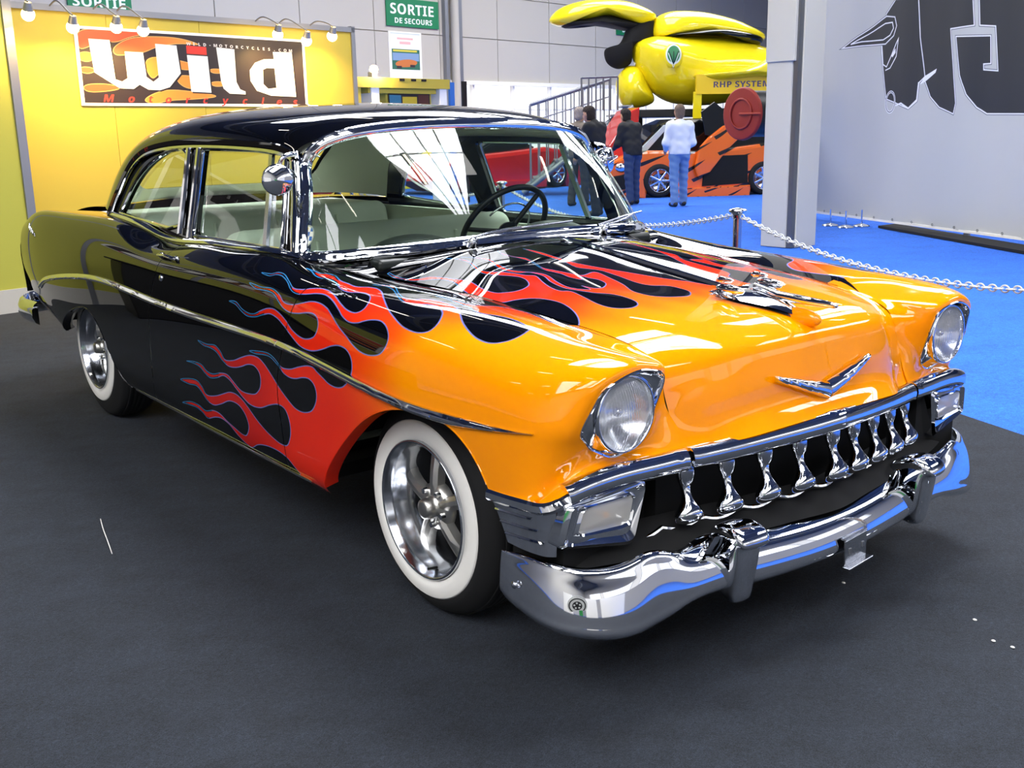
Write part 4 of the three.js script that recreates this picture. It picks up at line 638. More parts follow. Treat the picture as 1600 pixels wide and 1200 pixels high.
// ---- small brightwork, placed where the photograph shows it on the panels
const hitter = (g) => { const b = new MeshBVH(g.clone()); return (px, py) => { const h = b.raycastFirst(new THREE.Ray(EYE, pixDir(px, py).normalize()), THREE.DoubleSide); return h ? h.point : null; }; };
const onHood = hitter(hoodG), onDoor = hitter(doorG), onQuarter = hitter(quartG), onScreen = hitter(geo(wsM)), onBumper = hitter(bump.geometry);
{ // V emblem
  const v0 = onHood(1287, 607), nrm = V(1, .15, 0).normalize(), L = (px, py, w) => { const p = onHood(px, py) || onPlane(px, py, 'x', .735); return p; };
  const a = onHood(1205, 590), arm = (s) => { const tip = V(a.x, a.y, a.z * s), base = V(v0.x, v0.y, 0), n = 14, P = []; for (let i = 0; i <= n; i++) { const t = i / n, q = base.clone().lerp(tip, t); q.x += .020 + .006 * Math.sin(t * Math.PI); P.push([q.x, q.y, q.z]); } return sweep(P, [[-.022, -.014], [.022, -.014], [.0215, -.006], [.018, .001], [.010, .0055], [0, .007], [-.010, .0055], [-.018, .001], [-.0215, -.006]], () => [1, .20, 0], { scale: (t) => [1.05 - .70 * t, 1 - .3 * t], crease: 1.1 }); };
  part('hood_emblem', [arm(1), arm(-1)], M.chrome, hood).userData.label = 'chrome V emblem';
}
{ // hood ornament: delta with two pods and a long nose spear, and the strip behind it
  const o = new THREE.Group(); o.name = 'hood_ornament'; o.userData.label = 'chrome jet hood ornament'; car.add(o);
  const yh = (x) => hoodHalf[0].reduce((b, p, i, A) => i && p[0] >= x && A[i - 1][0] < x ? A[i - 1][1] + (p[1] - A[i - 1][1]) * (x - A[i - 1][0]) / (p[0] - A[i - 1][0]) : b, .9);
  const strip = []; for (let x = -.33; x <= .40; x += .03) strip.push([x, yh(x) + .004, 0]); part('strip', sweep(strip, [[-.007, -.005], [.007, -.005], [.005, .004], [0, .008], [-.005, .004]], () => [0, 1, 0], { crease: .4 }), M.chrome, o);
  const rowsD = [[.44, .014], [.50, .022], [.57, .024], [.63, .020], [.675, .012]].map(([x, h]) => { const w = .128 * (.675 - x) / .235 + .004; return [-1, -.7, -.35, 0, .35, .7, 1].map((q) => [x, yh(x) + .006 + h * (1 - Math.abs(q) ** 1.5) + .014 * Math.abs(q) * (x < .5 ? 1 : .4), q * w]); });
  part('delta', geo(outward(net(rowsD, 20, 24), () => [0, 1, 0])), M.chrome, o);
  const under = geo(outward(net(rowsD.map((r) => r.map(([x, y, z]) => [x, y - .008, z * .98])), 10, 16), () => [0, -1, 0])); part('delta_base', under, M.chromeSoft, o);
  for (const s of [1, -1]) { const pod = lathe([[0, .045], [.008, .036], [.014, .01], [.016, -.03], [.012, -.05], [.006, -.055]], 16, 'x'); pod.translate(.49, yh(.49) + .032, .088 * s); part('pod', pod, M.chrome, o); const fin = lathe([[0, .03], [.006, .02], [.009, -.02], [.004, -.03]], 12, 'x'); fin.translate(.455, yh(.455) + .05, .075 * s); part('fin', fin, M.chrome, o); }
  part('nose_spear', sweep([[.50, yh(.5) + .036, 0], [.58, yh(.58) + .036, 0], [.65, .902, 0], [.71, .9, 0], [.763, .898, 0]], arc(.013, 12), () => [0, 1, 0], { scale: (t) => t < .5 ? 1 : 1.1 - .75 * (t - .4) }), M.chrome, o); part('spear_tip', sphG([.764, .898, 0], .0075, 12, 8), M.chrome, o);
  part('pedestal', addUV(fix(sphG([.648, .853, 0], 1, 20, 14, [.075, .028, .022]))), M.paint, o);
}
// wipers
[[.30, .27, -.16], [-.30, -.27, -.62]].forEach(([zp, z0, z1]) => {
  const w = new THREE.Group(); w.name = 'wiper'; car.add(w); const xb = (z) => { const q = wsBase.map((p) => [p[2], p[0]]).sort((a, b) => a[0] - b[0]); return spl(q.map((e) => e[0]), q.map((e) => e[1]))(Math.abs(z)); };
  part('pivot', lathe([[0, .022], [.010, .02], [.014, .006], [.016, -.01]], 16).rotateX(-Math.PI / 2).rotateZ(-.4).translate(xb(zp) + .045, 1.0, zp), M.chrome, w);
  part('arm', tubeG([[xb(zp) + .045, 1.02, zp], [xb(zp) + .035, 1.032, zp - .1], [xb(zp - .22) + .018, 1.04, zp - .22]], .0045, 16, 6), M.chrome, w);
  part('blade', tubeG([[xb(z0) + .02, 1.022, z0 - .02], [xb((z0 + z1) / 2) + .018, 1.038, (z0 + z1) / 2], [xb(z1) + .016, 1.045, z1]], .0045, 16, 6), M.chromeSoft, w);
});
// cowl vents, pillar spotlights
sides((s) => {
  const L = new THREE.Group(); L.name = 'pillar_spotlight'; L.userData.label = 'chrome bullet spotlight on the windshield pillar'; car.add(L);
  const c = s > 0 ? [-.80, 1.222, .805] : [-.925, 1.235, -.775], b = lathe([[0, -.058], [.02, -.054], [.038, -.040], [.048, -.018], [.0505, .004], [.051, .02], [.047, .024], [.044, .026], [.02, .034], [0, .036]], 32, 'x'); b.rotateY(s > 0 ? -.45 : .5); b.translate(...c); part('lamp_head', b, M.chrome, L);
  part('bracket', tubeG([[c[0], 1.262, c[2] - .005 * s], [c[0] + .01, 1.292, c[2] - .02 * s], [c[0] - .01, 1.302, .735 * s], [-.87, 1.292, .70 * s]], .0075, 20, 8), M.chrome, L); part('brace', tubeG([[c[0], 1.235, c[2] - .035 * s], [-.82, 1.25, .745 * s], [-.84, 1.225, .715 * s]], .004, 12, 6), M.chrome, L);
});
// door handles, locks
sides((s) => {
  const h = new THREE.Group(); h.name = 'door_handle'; car.add(h); const hx = -1.60; const z = (x, y) => (zAt(sideM, x, y) ?? .9) * s;
  part('grip', sweep([[-1.66, .918, z(-1.66, .918) + .006 * s], [-1.645, .922, z(-1.645, .922) + .022 * s], [-1.58, .924, z(-1.58, .924) + .026 * s], [-1.51, .92, z(-1.51, .92) + .02 * s], [-1.495, .916, z(-1.495, .916) + .004 * s]], arc(.01, 10, 0, Math.PI * 2, .011, .007), () => [0, 1, 0], { crease: 1 }), M.chrome, h);
  part('escutcheon', sphG([-1.51, .916, z(-1.51, .916)], 1, 16, 10, [.022, .012, .008]), M.chrome, h); part('push_button', sphG([-1.66, .917, z(-1.66, .917)], 1, 16, 10, [.017, .013, .012]), M.chrome, h);
  const k = lathe([[0, .006], [.010, .005], [.013, .001], [.013, -.003]], 18); if (s < 0) k.rotateY(Math.PI); k.translate(-1.595, .838, z(-1.595, .838)); part('door_lock', k, M.chrome, car);
  // script on the quarter panel
  const q = [[-3.66, .915], [-3.645, .93], [-3.635, .90], [-3.62, .905], [-3.605, .918], [-3.595, .893], [-3.58, .898], [-3.565, .912], [-3.555, .886], [-3.54, .89], [-3.53, .905], [-3.515, .878], [-3.50, .882], [-3.485, .893], [-3.46, .872]]; part('script_emblem', tubeG(q.map(([x, y]) => [x, y, z(x, y) + .001 * s]), .0022, 60, 5), M.chrome, car);
});
// windshield sticker
{ const c = onScreen(479, 369), t = canvasTex(128, 128, (x) => { x.fillStyle = '#d8d9c8'; x.beginPath(); x.arc(64, 64, 62, 0, 7); x.fill(); x.fillStyle = '#2b5f9e'; for (let i = 0; i < 4; i++) for (let j = 0; j < 4; j++) if ((i + j) % 2 === 0) x.fillRect(14 + i * 26, 14 + j * 26, 24, 24); x.fillStyle = '#d8bf3a'; x.fillRect(14, 58, 100, 8); x.strokeStyle = '#8d9a78'; x.lineWidth = 6; x.beginPath(); x.arc(64, 64, 58, 0, 7); x.stroke(); });
  const e1 = onScreen(484, 369), e2 = onScreen(479, 360), u = e1.clone().sub(c).normalize(), n = new THREE.Vector3().crossVectors(u, e2.clone().sub(c)).normalize(), v = new THREE.Vector3().crossVectors(n, u); const g = new THREE.CylinderGeometry(.038, .038, .001, 36); g.rotateX(Math.PI / 2); g.applyMatrix4(new THREE.Matrix4().makeBasis(u, v, n)); g.translate(c.x, c.y, c.z); part('windshield_sticker', g, std(0xffffff, .5, 0, { map: t }), car).userData.label = 'round blue and yellow windshield sticker'; }
{ // dashboard-top trinket seen through the glass: none; number plate bracket and bumper badge
  const br = new THREE.Group(); br.name = 'plate_bracket'; car.add(br); br.position.set(.853, .238, -.022); br.rotation.y = .1; part('plate', rboxG(-.003, .003, -.036, .036, -.058, .058, .002, 2), M.chromeSoft, br); part('lower_lip', rboxG(-.002, .022, -.042, -.036, -.066, .066, .002, 2), M.chromeSoft, br); part('upper_lip', rboxG(-.012, .003, .036, .04, -.06, .06, .001, 2), M.chromeSoft, br); for (const z of [-.035, .035]) part('slot', rboxG(.002, .006, -.006, .01, z - .006, z + .006, .002, 2), M.dull, br);
  const c = onBumper(902, 945), t = canvasTex(128, 128, (x) => { x.fillStyle = '#c9cac6'; x.fillRect(0, 0, 128, 128); x.strokeStyle = '#222'; x.lineWidth = 8; x.beginPath(); x.arc(64, 64, 52, 0, 7); x.stroke(); x.fillStyle = '#1c1c1e'; x.beginPath(); x.arc(64, 64, 32, 0, 7); x.fill(); x.fillStyle = '#c9cac6'; for (let k = 0; k < 5; k++) { x.beginPath(); x.arc(64 + 19 * Math.cos(k * 1.257 - .3), 64 + 19 * Math.sin(k * 1.257 - .3), 7, 0, 7); x.fill(); } });
  if (c) { const n = V(.72, -.12, .68).normalize(), g = new THREE.CylinderGeometry(.023, .023, .006, 32); g.rotateX(0); g.applyQuaternion(new THREE.Quaternion().setFromUnitVectors(V(0, 1, 0), n)); g.translate(c.x + n.x * .002, c.y, c.z + n.z * .002); part('bumper_badge', g, std(0xffffff, .35, .2, { map: t }), bump); }
}
// ---- tail: deck lid, rear panel, lamps, bumper
part('trunk_lid', (() => { const rowsT = [-1, -.8, -.4, 0, .4, .8, 1].map((q) => [[-3.10, 1.035, .60], [-3.3, 1.03, .62], [-3.55, 1.005, .62], [-3.8, .955, .60], [-3.93, .87, .58], [-3.97, .72, .56]].map(([x, y, w]) => [x - .03 * (1 - q * q), y - .012 + .03 * (1 - q * q), q * w])); return geo(outward(net(rowsT, 40, 40), (p) => [p[0] + 3.5, 1, 0].map((v, i) => i ? v : -Math.abs(v)))); })(), M.black, car);
sides((s) => { const P = [0, .33, .66, 1].map((t) => [[-3.955, .93], [-3.97, .80], [-3.975, .66], [-3.95, .53]].map(([x, y], i) => [x, y, (.84 - .03 * (i === 0 ? 1.8 : 0) - t * .28) * s])); part('tail_panel', geo(outward(net(P, 8, 8), () => [-1, 0, 0])), M.black, car); const tl = sphG([-3.965, .86, .77 * s], 1, 18, 12, [.03, .055, .04]); part('tail_lamp', tl, M.red, car); });
part('rear_valance', boxG(-3.96, -3.9, .46, .72, -.6, .6), M.black, car);
const rbp = crv([[-3.56, .455, .905], [-3.72, .455, .912], [-3.86, .455, .90], [-3.98, .455, .84], [-4.05, .455, .7], [-4.10, .455, .4], [-4.12, .455, 0]]), rbl = Array.from({ length: 40 }, (_, i) => rbp(i / 39)); const rbf = [...rbl, ...rbl.slice(0, -1).reverse().map(([x, y, z]) => [x, y, -z])];
part('rear_bumper', sweep(rbf, [[-.062, -.012], [-.05, .006], [-.02, .02], [.02, .022], [.05, .008], [.062, -.012]].map(([a, b]) => [a, -b]), (i, p) => V(p[0] + 3.4, 0, p[2] * -1.0).multiplyScalar(1).normalize(), { crease: .8 }), M.chrome, car);
// ---------------------------------------------------------------- yellow exhibition stand
M.yellow = std(0xbba63a, .6); M.yellowGreen = std(0xaeab42, .6);
const stand = thing('stand_partition', 'yellow stand partition wall carrying the flame banner behind the sedan', 'partition');
// panels a metre wide between aluminium posts
for (let k = 0; k < 4; k++) part('panel', hbox(.05 + k * .91, .05 + (k + 1) * .91 - .004, 0.12, 2.40, -.03, 0), M.yellow, stand);
part('kick_board', hbox(.05, 3.69, 0, .12, -.02, .006), M.wall, stand); part('top_rail', hbox(.0, 3.72, 2.39, 2.44, -.035, .02), M.alu, stand);
for (const a of [3.70]) part('post', hbox(a - .025, a + .025, 0, 2.45, -.035, .02), M.alu, stand);
const stand2 = thing('stand_partition', 'tall yellow stand partition with a white kick board beside the grey corner post', 'partition');
for (let k = 0; k < 5; k++) part('panel', hbox(-1.02 - k, -.04 - k + .016, .19, 2.9, .20, .25), M.yellowGreen, stand2);
part('kick_board', hbox(-5.04, -.04, 0, .19, .21, .262), M.wall, stand2); part('post', [hbox(-.035, .035, 0, 2.95, .2, .27)], M.alu, stand2); part('return_panel', hbox(-.02, .02, 0, 2.4, -.03, .2), M.yellow, stand2);
for (let k = 1; k <= 5; k++) part('post', hbox(-.03 - k, .03 - k, 0, 2.95, .19, .265), M.alu, stand2);
// banner: artwork drawn from photo pixels on the wall plane
const BA0 = .655, BA1 = 3.06, BY0 = 1.635, BY1 = 2.285;
const wildTex = canvasTex(2048, 560, (c, w, h) => {
  // pixel quad of the banner in the photograph -> canvas
  const q = (px, py) => { const t = (px - 123) / (478 - 123), yt = 52 + 3 * t, yb = 173 - 15 * t; const a = onHall(px, 110, 0)[0]; return [(a - BA0) / (BA1 - BA0) * w, (py - yt) / (yb - yt) * h]; };
  const P = (pts, col) => { c.fillStyle = col; c.beginPath(); pts.forEach((p, i) => { const [x, y] = q(...p); i ? c.lineTo(x, y) : c.moveTo(x, y); }); c.closePath(); c.fill(); };
  c.fillStyle = '#f2efe6'; c.fillRect(0, 0, w, h); c.fillStyle = '#2a2020'; c.fillRect(26, 20, w - 52, h - 40);
  c.save(); c.beginPath(); c.rect(26, 20, w - 52, h - 40); c.clip();
  const flame = (pts, col, col2) => { const g = c.createLinearGradient(q(pts[0][0], 0)[0], 0, q(pts[0][0] + 110, 0)[0], 0); g.addColorStop(0, col); g.addColorStop(1, col2); c.fillStyle = g; c.beginPath(); const Q = pts.map((p) => q(...p)); const m = (a, b) => [(a[0] + b[0]) / 2, (a[1] + b[1]) / 2]; let s = m(Q[Q.length - 1], Q[0]); c.moveTo(...s); Q.forEach((p, i) => { const e = m(p, Q[(i + 1) % Q.length]); c.quadraticCurveTo(p[0], p[1], e[0], e[1]); }); c.closePath(); c.fill(); c.lineWidth = 5; c.strokeStyle = 'rgba(250,190,110,.8)'; c.stroke(); };
  const R = '#e0502a', G = '#e08a32';
  flame([[124, 56], [175, 56], [215, 54], [240, 58], [205, 65], [185, 75], [160, 72], [140, 84], [124, 88]], R, R);
  flame([[178, 82], [205, 66], [240, 62], [285, 62], [320, 72], [285, 70], [250, 76], [225, 88], [200, 92], [180, 94]], R, G);
  flame([[124, 92], [142, 90], [150, 98], [140, 106], [124, 104]], G, G); flame([[124, 114], [140, 113], [150, 118], [138, 124], [124, 122]], R, R);
  flame([[230, 95], [255, 92], [290, 98], [320, 105], [290, 112], [262, 105], [245, 120], [235, 128], [226, 110]], G, G); flame([[270, 120], [300, 118], [325, 130], [300, 140], [280, 136]], G, G); flame([[325, 107], [345, 106], [350, 112], [330, 114]], G, G); flame([[325, 127], [345, 125], [350, 132], [330, 134]], G, G);
  flame([[126, 140], [165, 137], [190, 143], [160, 150], [128, 152]], R, R); flame([[215, 160], [250, 142], [290, 142], [345, 148], [300, 155], [260, 158], [235, 166]], G, G);
  c.restore();
  const W = '#f4efe2', sh = '#120c10';
  const word = [[[142, 70.5], [175, 71], [178, 130], [188, 133], [197, 127.5], [196.5, 87], [225, 87], [227, 124], [237, 131], [246, 124], [245, 73], [278, 74], [281, 116], [262, 138], [246, 143.5], [228, 143.5], [215, 136.5], [205, 143.5], [183, 143.5], [146, 121]],
    [[293, 87.5], [325, 88], [326.5, 143.5], [295, 143.5]], [[339.5, 73.5], [367.5, 75], [367, 125], [372, 136], [380, 139], [380, 143.5], [355, 143.5], [346, 136], [343, 125]],
    [[427, 76], [456.5, 75], [459, 143.5], [420, 143.5], [398, 137], [389, 122], [389, 106], [398, 94], [412, 88], [428, 87]]];
  for (const l of word) P(l.map(([x, y]) => [x + 2, y + 2]), sh); for (const l of word) P(l, W);
  P([[410, 104], [416, 101], [428, 101], [429, 131], [416, 133], [409, 126]], sh); P([[293, 73], [324, 74], [324, 86], [293, 85.5]], '#d83524');
  const tx = (s, xs, y0, slope, size, col, font, it) => { for (let i = 0; i < s.length; i++) { const px = xs(i), [x, y] = q(px, y0 + slope * (px - 150)); c.save(); c.translate(x, y); c.transform(1, 0, it ? -.3 : 0, 1, 0, 0); c.scale(1.35, 1); c.fillStyle = col; c.font = 'bold ' + size + 'px ' + font; c.textAlign = 'center'; c.fillText(s[i], 0, 0); c.restore(); } };
  const mx = [163, 199, 229, 257, 287, 315, 346, 377, 405, 431, 456]; tx('Motorcycles', (i) => mx[i], 165.5, -.030, 74, '#d8382a', 'sans-serif', true);
  tx('WILD-MOTORCYCLES.COM', (i) => 297 + i * 8.3, 70, .016, 32, '#d9d5cf', 'sans-serif', false);
});
const planeUV = (a0, a1, y0, y1, b, mat, par, nm, th = .008) => { const g = boxG(a0, a1, y0, y1, b, b + th), u = g.attributes.uv, p = g.attributes.position; for (let i = 0; i < p.count; i++) u.setXY(i, (p.getX(i) - a0) / (a1 - a0), (p.getY(i) - y0) / (y1 - y0)); return inHall(g); };
top('banner', planeUV(BA0, BA1, BY0, BY1, .004), std(0xffffff, .5, 0, { map: wildTex }), 'wide banner with big white lettering over orange flames on yellow wall', 'banner');
// spotlights on the top rail
M.bulb = new THREE.MeshStandardMaterial({ color: 0xffffff, emissive: 0xffd58a, emissiveIntensity: 30 });
const spots = [[45, 22, .5], [115, 42, .35], [183, 42, .35], [225, 47, .4], [435, 45, .35], [480, 55, .42], [520, 48, .35]];
spots.forEach(([px, py, b], i) => {
  const [a, y] = onHall(px, py, b), yy = i < 4 ? y + .03 : y - .02; const g = thing('spotlight', 'clamp spotlight on the partition top rail ' + ['beside the grey corner post', 'over the upper left corner of the flame banner', 'over the left stem of the banner letter W', 'over the right stem of the banner letter W', 'over the banner letter d', 'over the right end of the flame banner', 'at the free end of the rail'][i], 'lamp', [0, 0, 0], 0, 'spotlights on the stand rail');
  part('arm', tubeG([HP(a - .02, 2.42, 0), HP(a, 2.46, .1), HP(a, yy + .09, b - .06), HP(a, yy + .06, b)], .007, 20, 6), M.alu, g);
  const d = HP(a + .02, yy - .30, b - .12).sub(HP(a, yy, b)).normalize(), c = HP(a, yy + .02, b), q = new THREE.Quaternion().setFromUnitVectors(V(0, 1, 0), d);
  const cone = new THREE.CylinderGeometry(.042, .026, .075, 20, 1, true); cone.applyQuaternion(q); cone.translate(c.x, c.y, c.z); part('shade', cone, M.alu, g);
  const bl = sphG([0, 0, 0], .050, 16, 12); const e = c.clone().addScaledVector(d, .055); bl.translate(e.x, e.y, e.z); part('bulb', bl, M.bulb, g);
  const s = new THREE.SpotLight(0xffcf80, 4.5, 0, 1.15, .8, 2); s.position.copy(e.clone().addScaledVector(d, .05)); s.target.position.copy(s.position.clone().add(d)); s.castShadow = true; scene.add(s); scene.add(s.target); s.shadow.radius = 1;
});
// out of frame on the same stand: a second banner and a black counter, seen mirrored in the sedan's flank
top('banner', planeUV(-4.9, -2.1, 1.42, 2.12, .272), std(0xffffff, .5, 0, { map: wildTex }), 'flame banner on the stretch of yellow partition past the corner post', 'banner');
{ const c = thing('display_counter', 'long black draped display counter along the yellow partition', 'counter', [0, 0, 0]); part('body', inHall(rboxG(-4.9, -2.2, .0, .86, .75, 1.35, .02)), M.darkTrim, c); part('counter_top', inHall(rboxG(-4.95, -2.15, .86, .9, .7, 1.4, .012)), M.blackMatte, c); }
// ---------------------------------------------------------------- behind: column, tarpaulin, barrier, signs
const fpx = (px, py, y = 0) => onPlane(px, py, 'y', y);   // point at height y under a pixel
M.column = std(0xc6c3b6, .7);
{ // white steel column cased in two boards with a dark web between
  const c = thing('column', 'white square cased column standing on the blue carpet', 'column', [-5.42, 0, -8.03]);
  part('casing_board', rboxG(0, .34, 0, CEIL - .8, 0, .47, .006, 2), M.column, c); part('casing_board', rboxG(.10, .42, 0, CEIL - .8, 0, .37, .006, 2), M.column, c); part('steel_web', boxG(.3, .40, 0, CEIL - .8, .33, .445), M.dull, c);
  part('upper_casing', rboxG(-.01, .375, 2.05, CEIL - .8, .25, .485, .006, 2), M.column, c);
}
// tarpaulin with the bull emblem
const TA = V(-6.9, 0, -11.0), TB = V(-3.4, 0, -9.45), TU = TB.clone().sub(TA).normalize(), TN = V(-TU.z, 0, TU.x);
const onTarp = (px, py) => { const d = pixDir(px, py), t = TA.clone().sub(EYE).dot(TN) / d.dot(TN), q = EYE.clone().addScaledVector(d, t).sub(TA); return [q.dot(TU), q.y]; };
const TS0 = -.62, TS1 = 6.2, TY0 = .09, TY1 = 4.2;
const tarpTex = canvasTex(2048, 1287, (c, w, h) => {
  c.fillStyle = '#bfc0bb'; c.fillRect(0, 0, w, h);
  const q = (x, y) => { const [s, v] = onTarp(1200 + x / 2.7275, y / 2.7275); return [(s - TS0) / (TS1 - TS0) * w, (1 - (v - TY0) / (TY1 - TY0)) * h]; };
  const path = (pts, open) => { c.beginPath(); pts.forEach((p, i) => { const e = q(...p); i ? c.lineTo(...e) : c.moveTo(...e); }); if (!open) c.closePath(); };
  const K = '#24282c', Wh = '#eef0f2';
  const shape = (pts) => { path(pts); c.lineWidth = 14; c.strokeStyle = '#5c6168'; c.stroke(); c.lineWidth = 9; c.strokeStyle = Wh; c.stroke(); c.fillStyle = K; c.fill(); };
  // letters
  shape([[640, -260], [640, 160], [665, 340], [690, 410], [730, 455], [790, 482], [800, 440], [775, 120], [880, 105], [865, -260]]);
  shape([[900, -260], [905, 105], [970, 108], [980, 305], [915, 300], [915, 270], [945, 268], [945, 155], [805, 158], [822, 320], [850, 400], [890, 455], [930, 482], [1130, 482], [1130, 60], [1090, 0], [1060, -260]]);
  // bull head: horn, brow, muzzle with ring
  shape([[545, 0], [640, -5], [645, 160], [663, 325], [640, 350], [630, 430], [600, 460], [555, 440], [505, 420], [492, 300], [483, 195], [500, 100], [505, 60]]);
  shape([[325, 203], [505, 72], [540, 75], [548, 110], [535, 150], [500, 185], [400, 193]]); path([[355, 190], [500, 100], [530, 95], [535, 120], [520, 150], [490, 170], [400, 178]]); c.lineWidth = 5; c.strokeStyle = Wh; c.stroke();
  path([[485, 195], [490, 275], [505, 285], [550, 180], [558, 165], [548, 240], [520, 290], [500, 300]], true); c.stroke(); path([[525, 235], [545, 205], [545, 225], [530, 245]]); c.fillStyle = Wh; c.fill();
  path([[663, 325], [718, 292], [712, 310], [670, 345], [645, 360]]); c.fill(); path([[640, 350], [632, 425], [600, 462], [570, 440], [545, 450]], true); c.lineWidth = 7; c.stroke();
  c.lineWidth = 10; c.beginPath(); const e = q(522, 435), e2 = q(522, 478); c.ellipse(e[0], e[1], 30, Math.abs(e2[1] - e[1]), 0, 0, 7); c.stroke(); c.strokeStyle = K; c.lineWidth = 3; c.stroke();
});
{
  const T = thing('tarpaulin', 'huge white tarpaulin printed with a black bull head and letters behind the column', 'tarpaulin', [TA.x, 0, TA.z], Math.atan2(-TU.z, TU.x));
  const n = 60, g = new THREE.PlaneGeometry(TS1 - TS0, TY1 - TY0, n, 8); g.translate((TS0 + TS1) / 2, (TY0 + TY1) / 2, 0); const p = g.attributes.position; for (let i = 0; i < p.count; i++) { const x = p.getX(i), y = p.getY(i); p.setZ(i, .012 * Math.sin(x * 5.1) + .006 * Math.sin(x * 11 + y) - .02 * Math.exp(-((x - .1) ** 2) * 8) * (1 + Math.sin(y * 2))); } g.computeVertexNormals();
  part('sheet', g, std(0xffffff, .55, 0, { map: tarpTex, side: THREE.DoubleSide }), T);
  part('hem', boxG(TS0, TS1, TY0 - .02, TY0 + .01, -.012, .012), M.white, T);
  for (let s = -.5; s < TS1; s += .42) { part('eyelet', (() => { const r = new THREE.TorusGeometry(.014, .004, 6, 14); r.translate(s, TY0 + .03, .022); return r; })(), M.dull, T); }
  for (const s of [-.57, 3, 6.1]) part('pole', barG([s, 0, -.06], [s, 4.3, -.06], .04, 10), M.alu, T); part('head_rail', barG([TS0, 4.22, -.06], [TS1, 4.22, -.06], .04, 10), M.alu, T);
}
{ // black plinth before the tarpaulin, and chrome stand feet at its end
  const A = fpx(1372, 356), B = fpx(1600, 397), d = B.clone().sub(A).normalize(), nrm = V(d.z, 0, -d.x), pts = [A, A.clone().addScaledVector(d, 8), A.clone().addScaledVector(d, 8).addScaledVector(nrm, .42), A.clone().addScaledVector(nrm, .36).addScaledVector(d, -.2)];
  const g = new THREE.ExtrudeGeometry(new THREE.Shape(pts.map((p) => new THREE.Vector2(p.x, -p.z))), { depth: .03, bevelEnabled: false }); g.rotateX(-Math.PI / 2); top('plinth', g, M.blackMatte, 'low black plinth along the foot of the white tarpaulin', 'plinth');
  [[1297, 352], [1321, 355], [1346, 353]].forEach(([x, y], i) => { const p = fpx(x, y), t = thing('display_stand', ['small chrome stand foot on the blue carpet next to the white column', 'small chrome stand foot between the two other stand feet', 'small chrome stand foot at the end of the black plinth'][i], 'stand', [p.x, 0, p.z], 0, 'chrome stand feet'); part('base', lathe([[0, .035], [.03, .032], [.10, .012], [.11, 0]], 28).rotateX(-Math.PI / 2), M.chrome, t); part('stem', barG([0, .03, 0], [0, .22, 0], .012, 8), M.chrome, t); });
}
{ // rope barrier: chrome posts and white chain
  const posts = [V(-1.143, 0, -1.917), V(-4.606, 0, -3.10), V(1.42, 0, -1.05), V(-7.9, 0, -4.25)];
  const proto = thing('barrier_post', 'chrome barrier post behind the far fender of the sedan', 'post', posts[0].toArray(), 0, 'barrier posts');
  part('foot', lathe([[0, .03], [.03, .03], [.05, .02], [.15, .008], [.155, 0]], 32).rotateX(-Math.PI / 2), M.chrome, proto); part('stem', barG([0, .02, 0], [0, .925, 0], .0225, 16), M.chromeSoft, proto); part('cap', lathe([[0, .958], [.02, .956], [.045, .95], [.047, .938], [.03, .93], [.024, .92], [.024, .9]], 24).rotateX(-Math.PI / 2), M.chrome, proto);
  for (const p of posts.slice(1)) { const c = proto.clone(); c.name = numbered('barrier_post'); c.position.copy(p); c.userData = { ...proto.userData, label: 'chrome barrier post ' + ['behind the cabin of the sedan', 'in front of the far headlight of the sedan', 'near the free end of the yellow partition'][posts.indexOf(p) - 1] }; scene.add(c); }
  const gap = .03, link = new THREE.TorusGeometry(.0125, .0032, 6, 12); link.scale(1.5, 1, 1); M.chain = std(0xd9dde2, .35, .3);
  const chain = (a, b, sag, label) => {
    const t = thing('barrier_chain', label, 'chain', [0, 0, 0]), L = Math.hypot(b.x - a.x, b.z - a.z), n = Math.round((L - 2 * gap) * 1.03 / .03), dir = Math.atan2(-(b.z - a.z), b.x - a.x), far = [];
    for (let i = 0; i < n; i++) { const s = (gap + (L - 2 * gap) * (i + .5) / n) / L, y = .925 - sag * 4 * s * (1 - s), sl = Math.atan(-sag * 4 * (1 - 2 * s) / L); const g = link.clone(); if (i % 2) g.rotateX(Math.PI / 2); g.rotateZ(sl); g.rotateY(dir); g.translate(a.x + (b.x - a.x) * s, y, a.z + (b.z - a.z) * s); part('link', g, M.chain, t); }
  };
  chain(posts[2], posts[0], .165, 'white barrier chain sagging across to the post behind the far fender'); chain(posts[0], posts[1], .17, 'white barrier chain running from the far fender back past the cabin'); chain(posts[1], posts[3], .17, 'white barrier chain behind the cabin toward the yellow partition');
}
// exit signs on the back wall
const exitTex = canvasTex(1024, 480, (c, w, h) => { c.fillStyle = '#0f7a4c'; c.fillRect(0, 0, w, h); c.fillStyle = '#eef4ee'; c.textAlign = 'center'; c.font = 'bold 250px sans-serif'; c.save(); c.translate(w / 2 - 10, 270); c.scale(1.03, 1); c.fillText('SORTIE', 0, 0); c.restore(); c.font = 'bold 128px sans-serif'; c.save(); c.translate(w / 2 + 5, 425); c.fillText('DE SECOURS', 0, 0); c.restore(); });
const exitMat = std(0xffffff, .5, 0, { map: exitTex });
[[107, 206, 30, 'green emergency exit sign on the hall wall above the yellow partition'], [603, 684, 43, 'green emergency exit sign on the hall wall above the small framed poster'], [962, 1020, 57, 'green emergency exit sign on the hall wall behind the raised yellow hatch']].forEach(([x0, x1, yb, label]) => {
  const a0 = onHall(x0, yb, HB0)[0], a1 = onHall(x1, yb, HB0)[0], y0 = (onHall(x0, yb, HB0)[1] + onHall(x1, yb, HB0)[1]) / 2, s = top('exit_sign', planeUV(a0, a1, y0, y0 + (a1 - a0) * .37, HB0 + .01, null, null, '', .03), exitMat, label, 'sign');
});
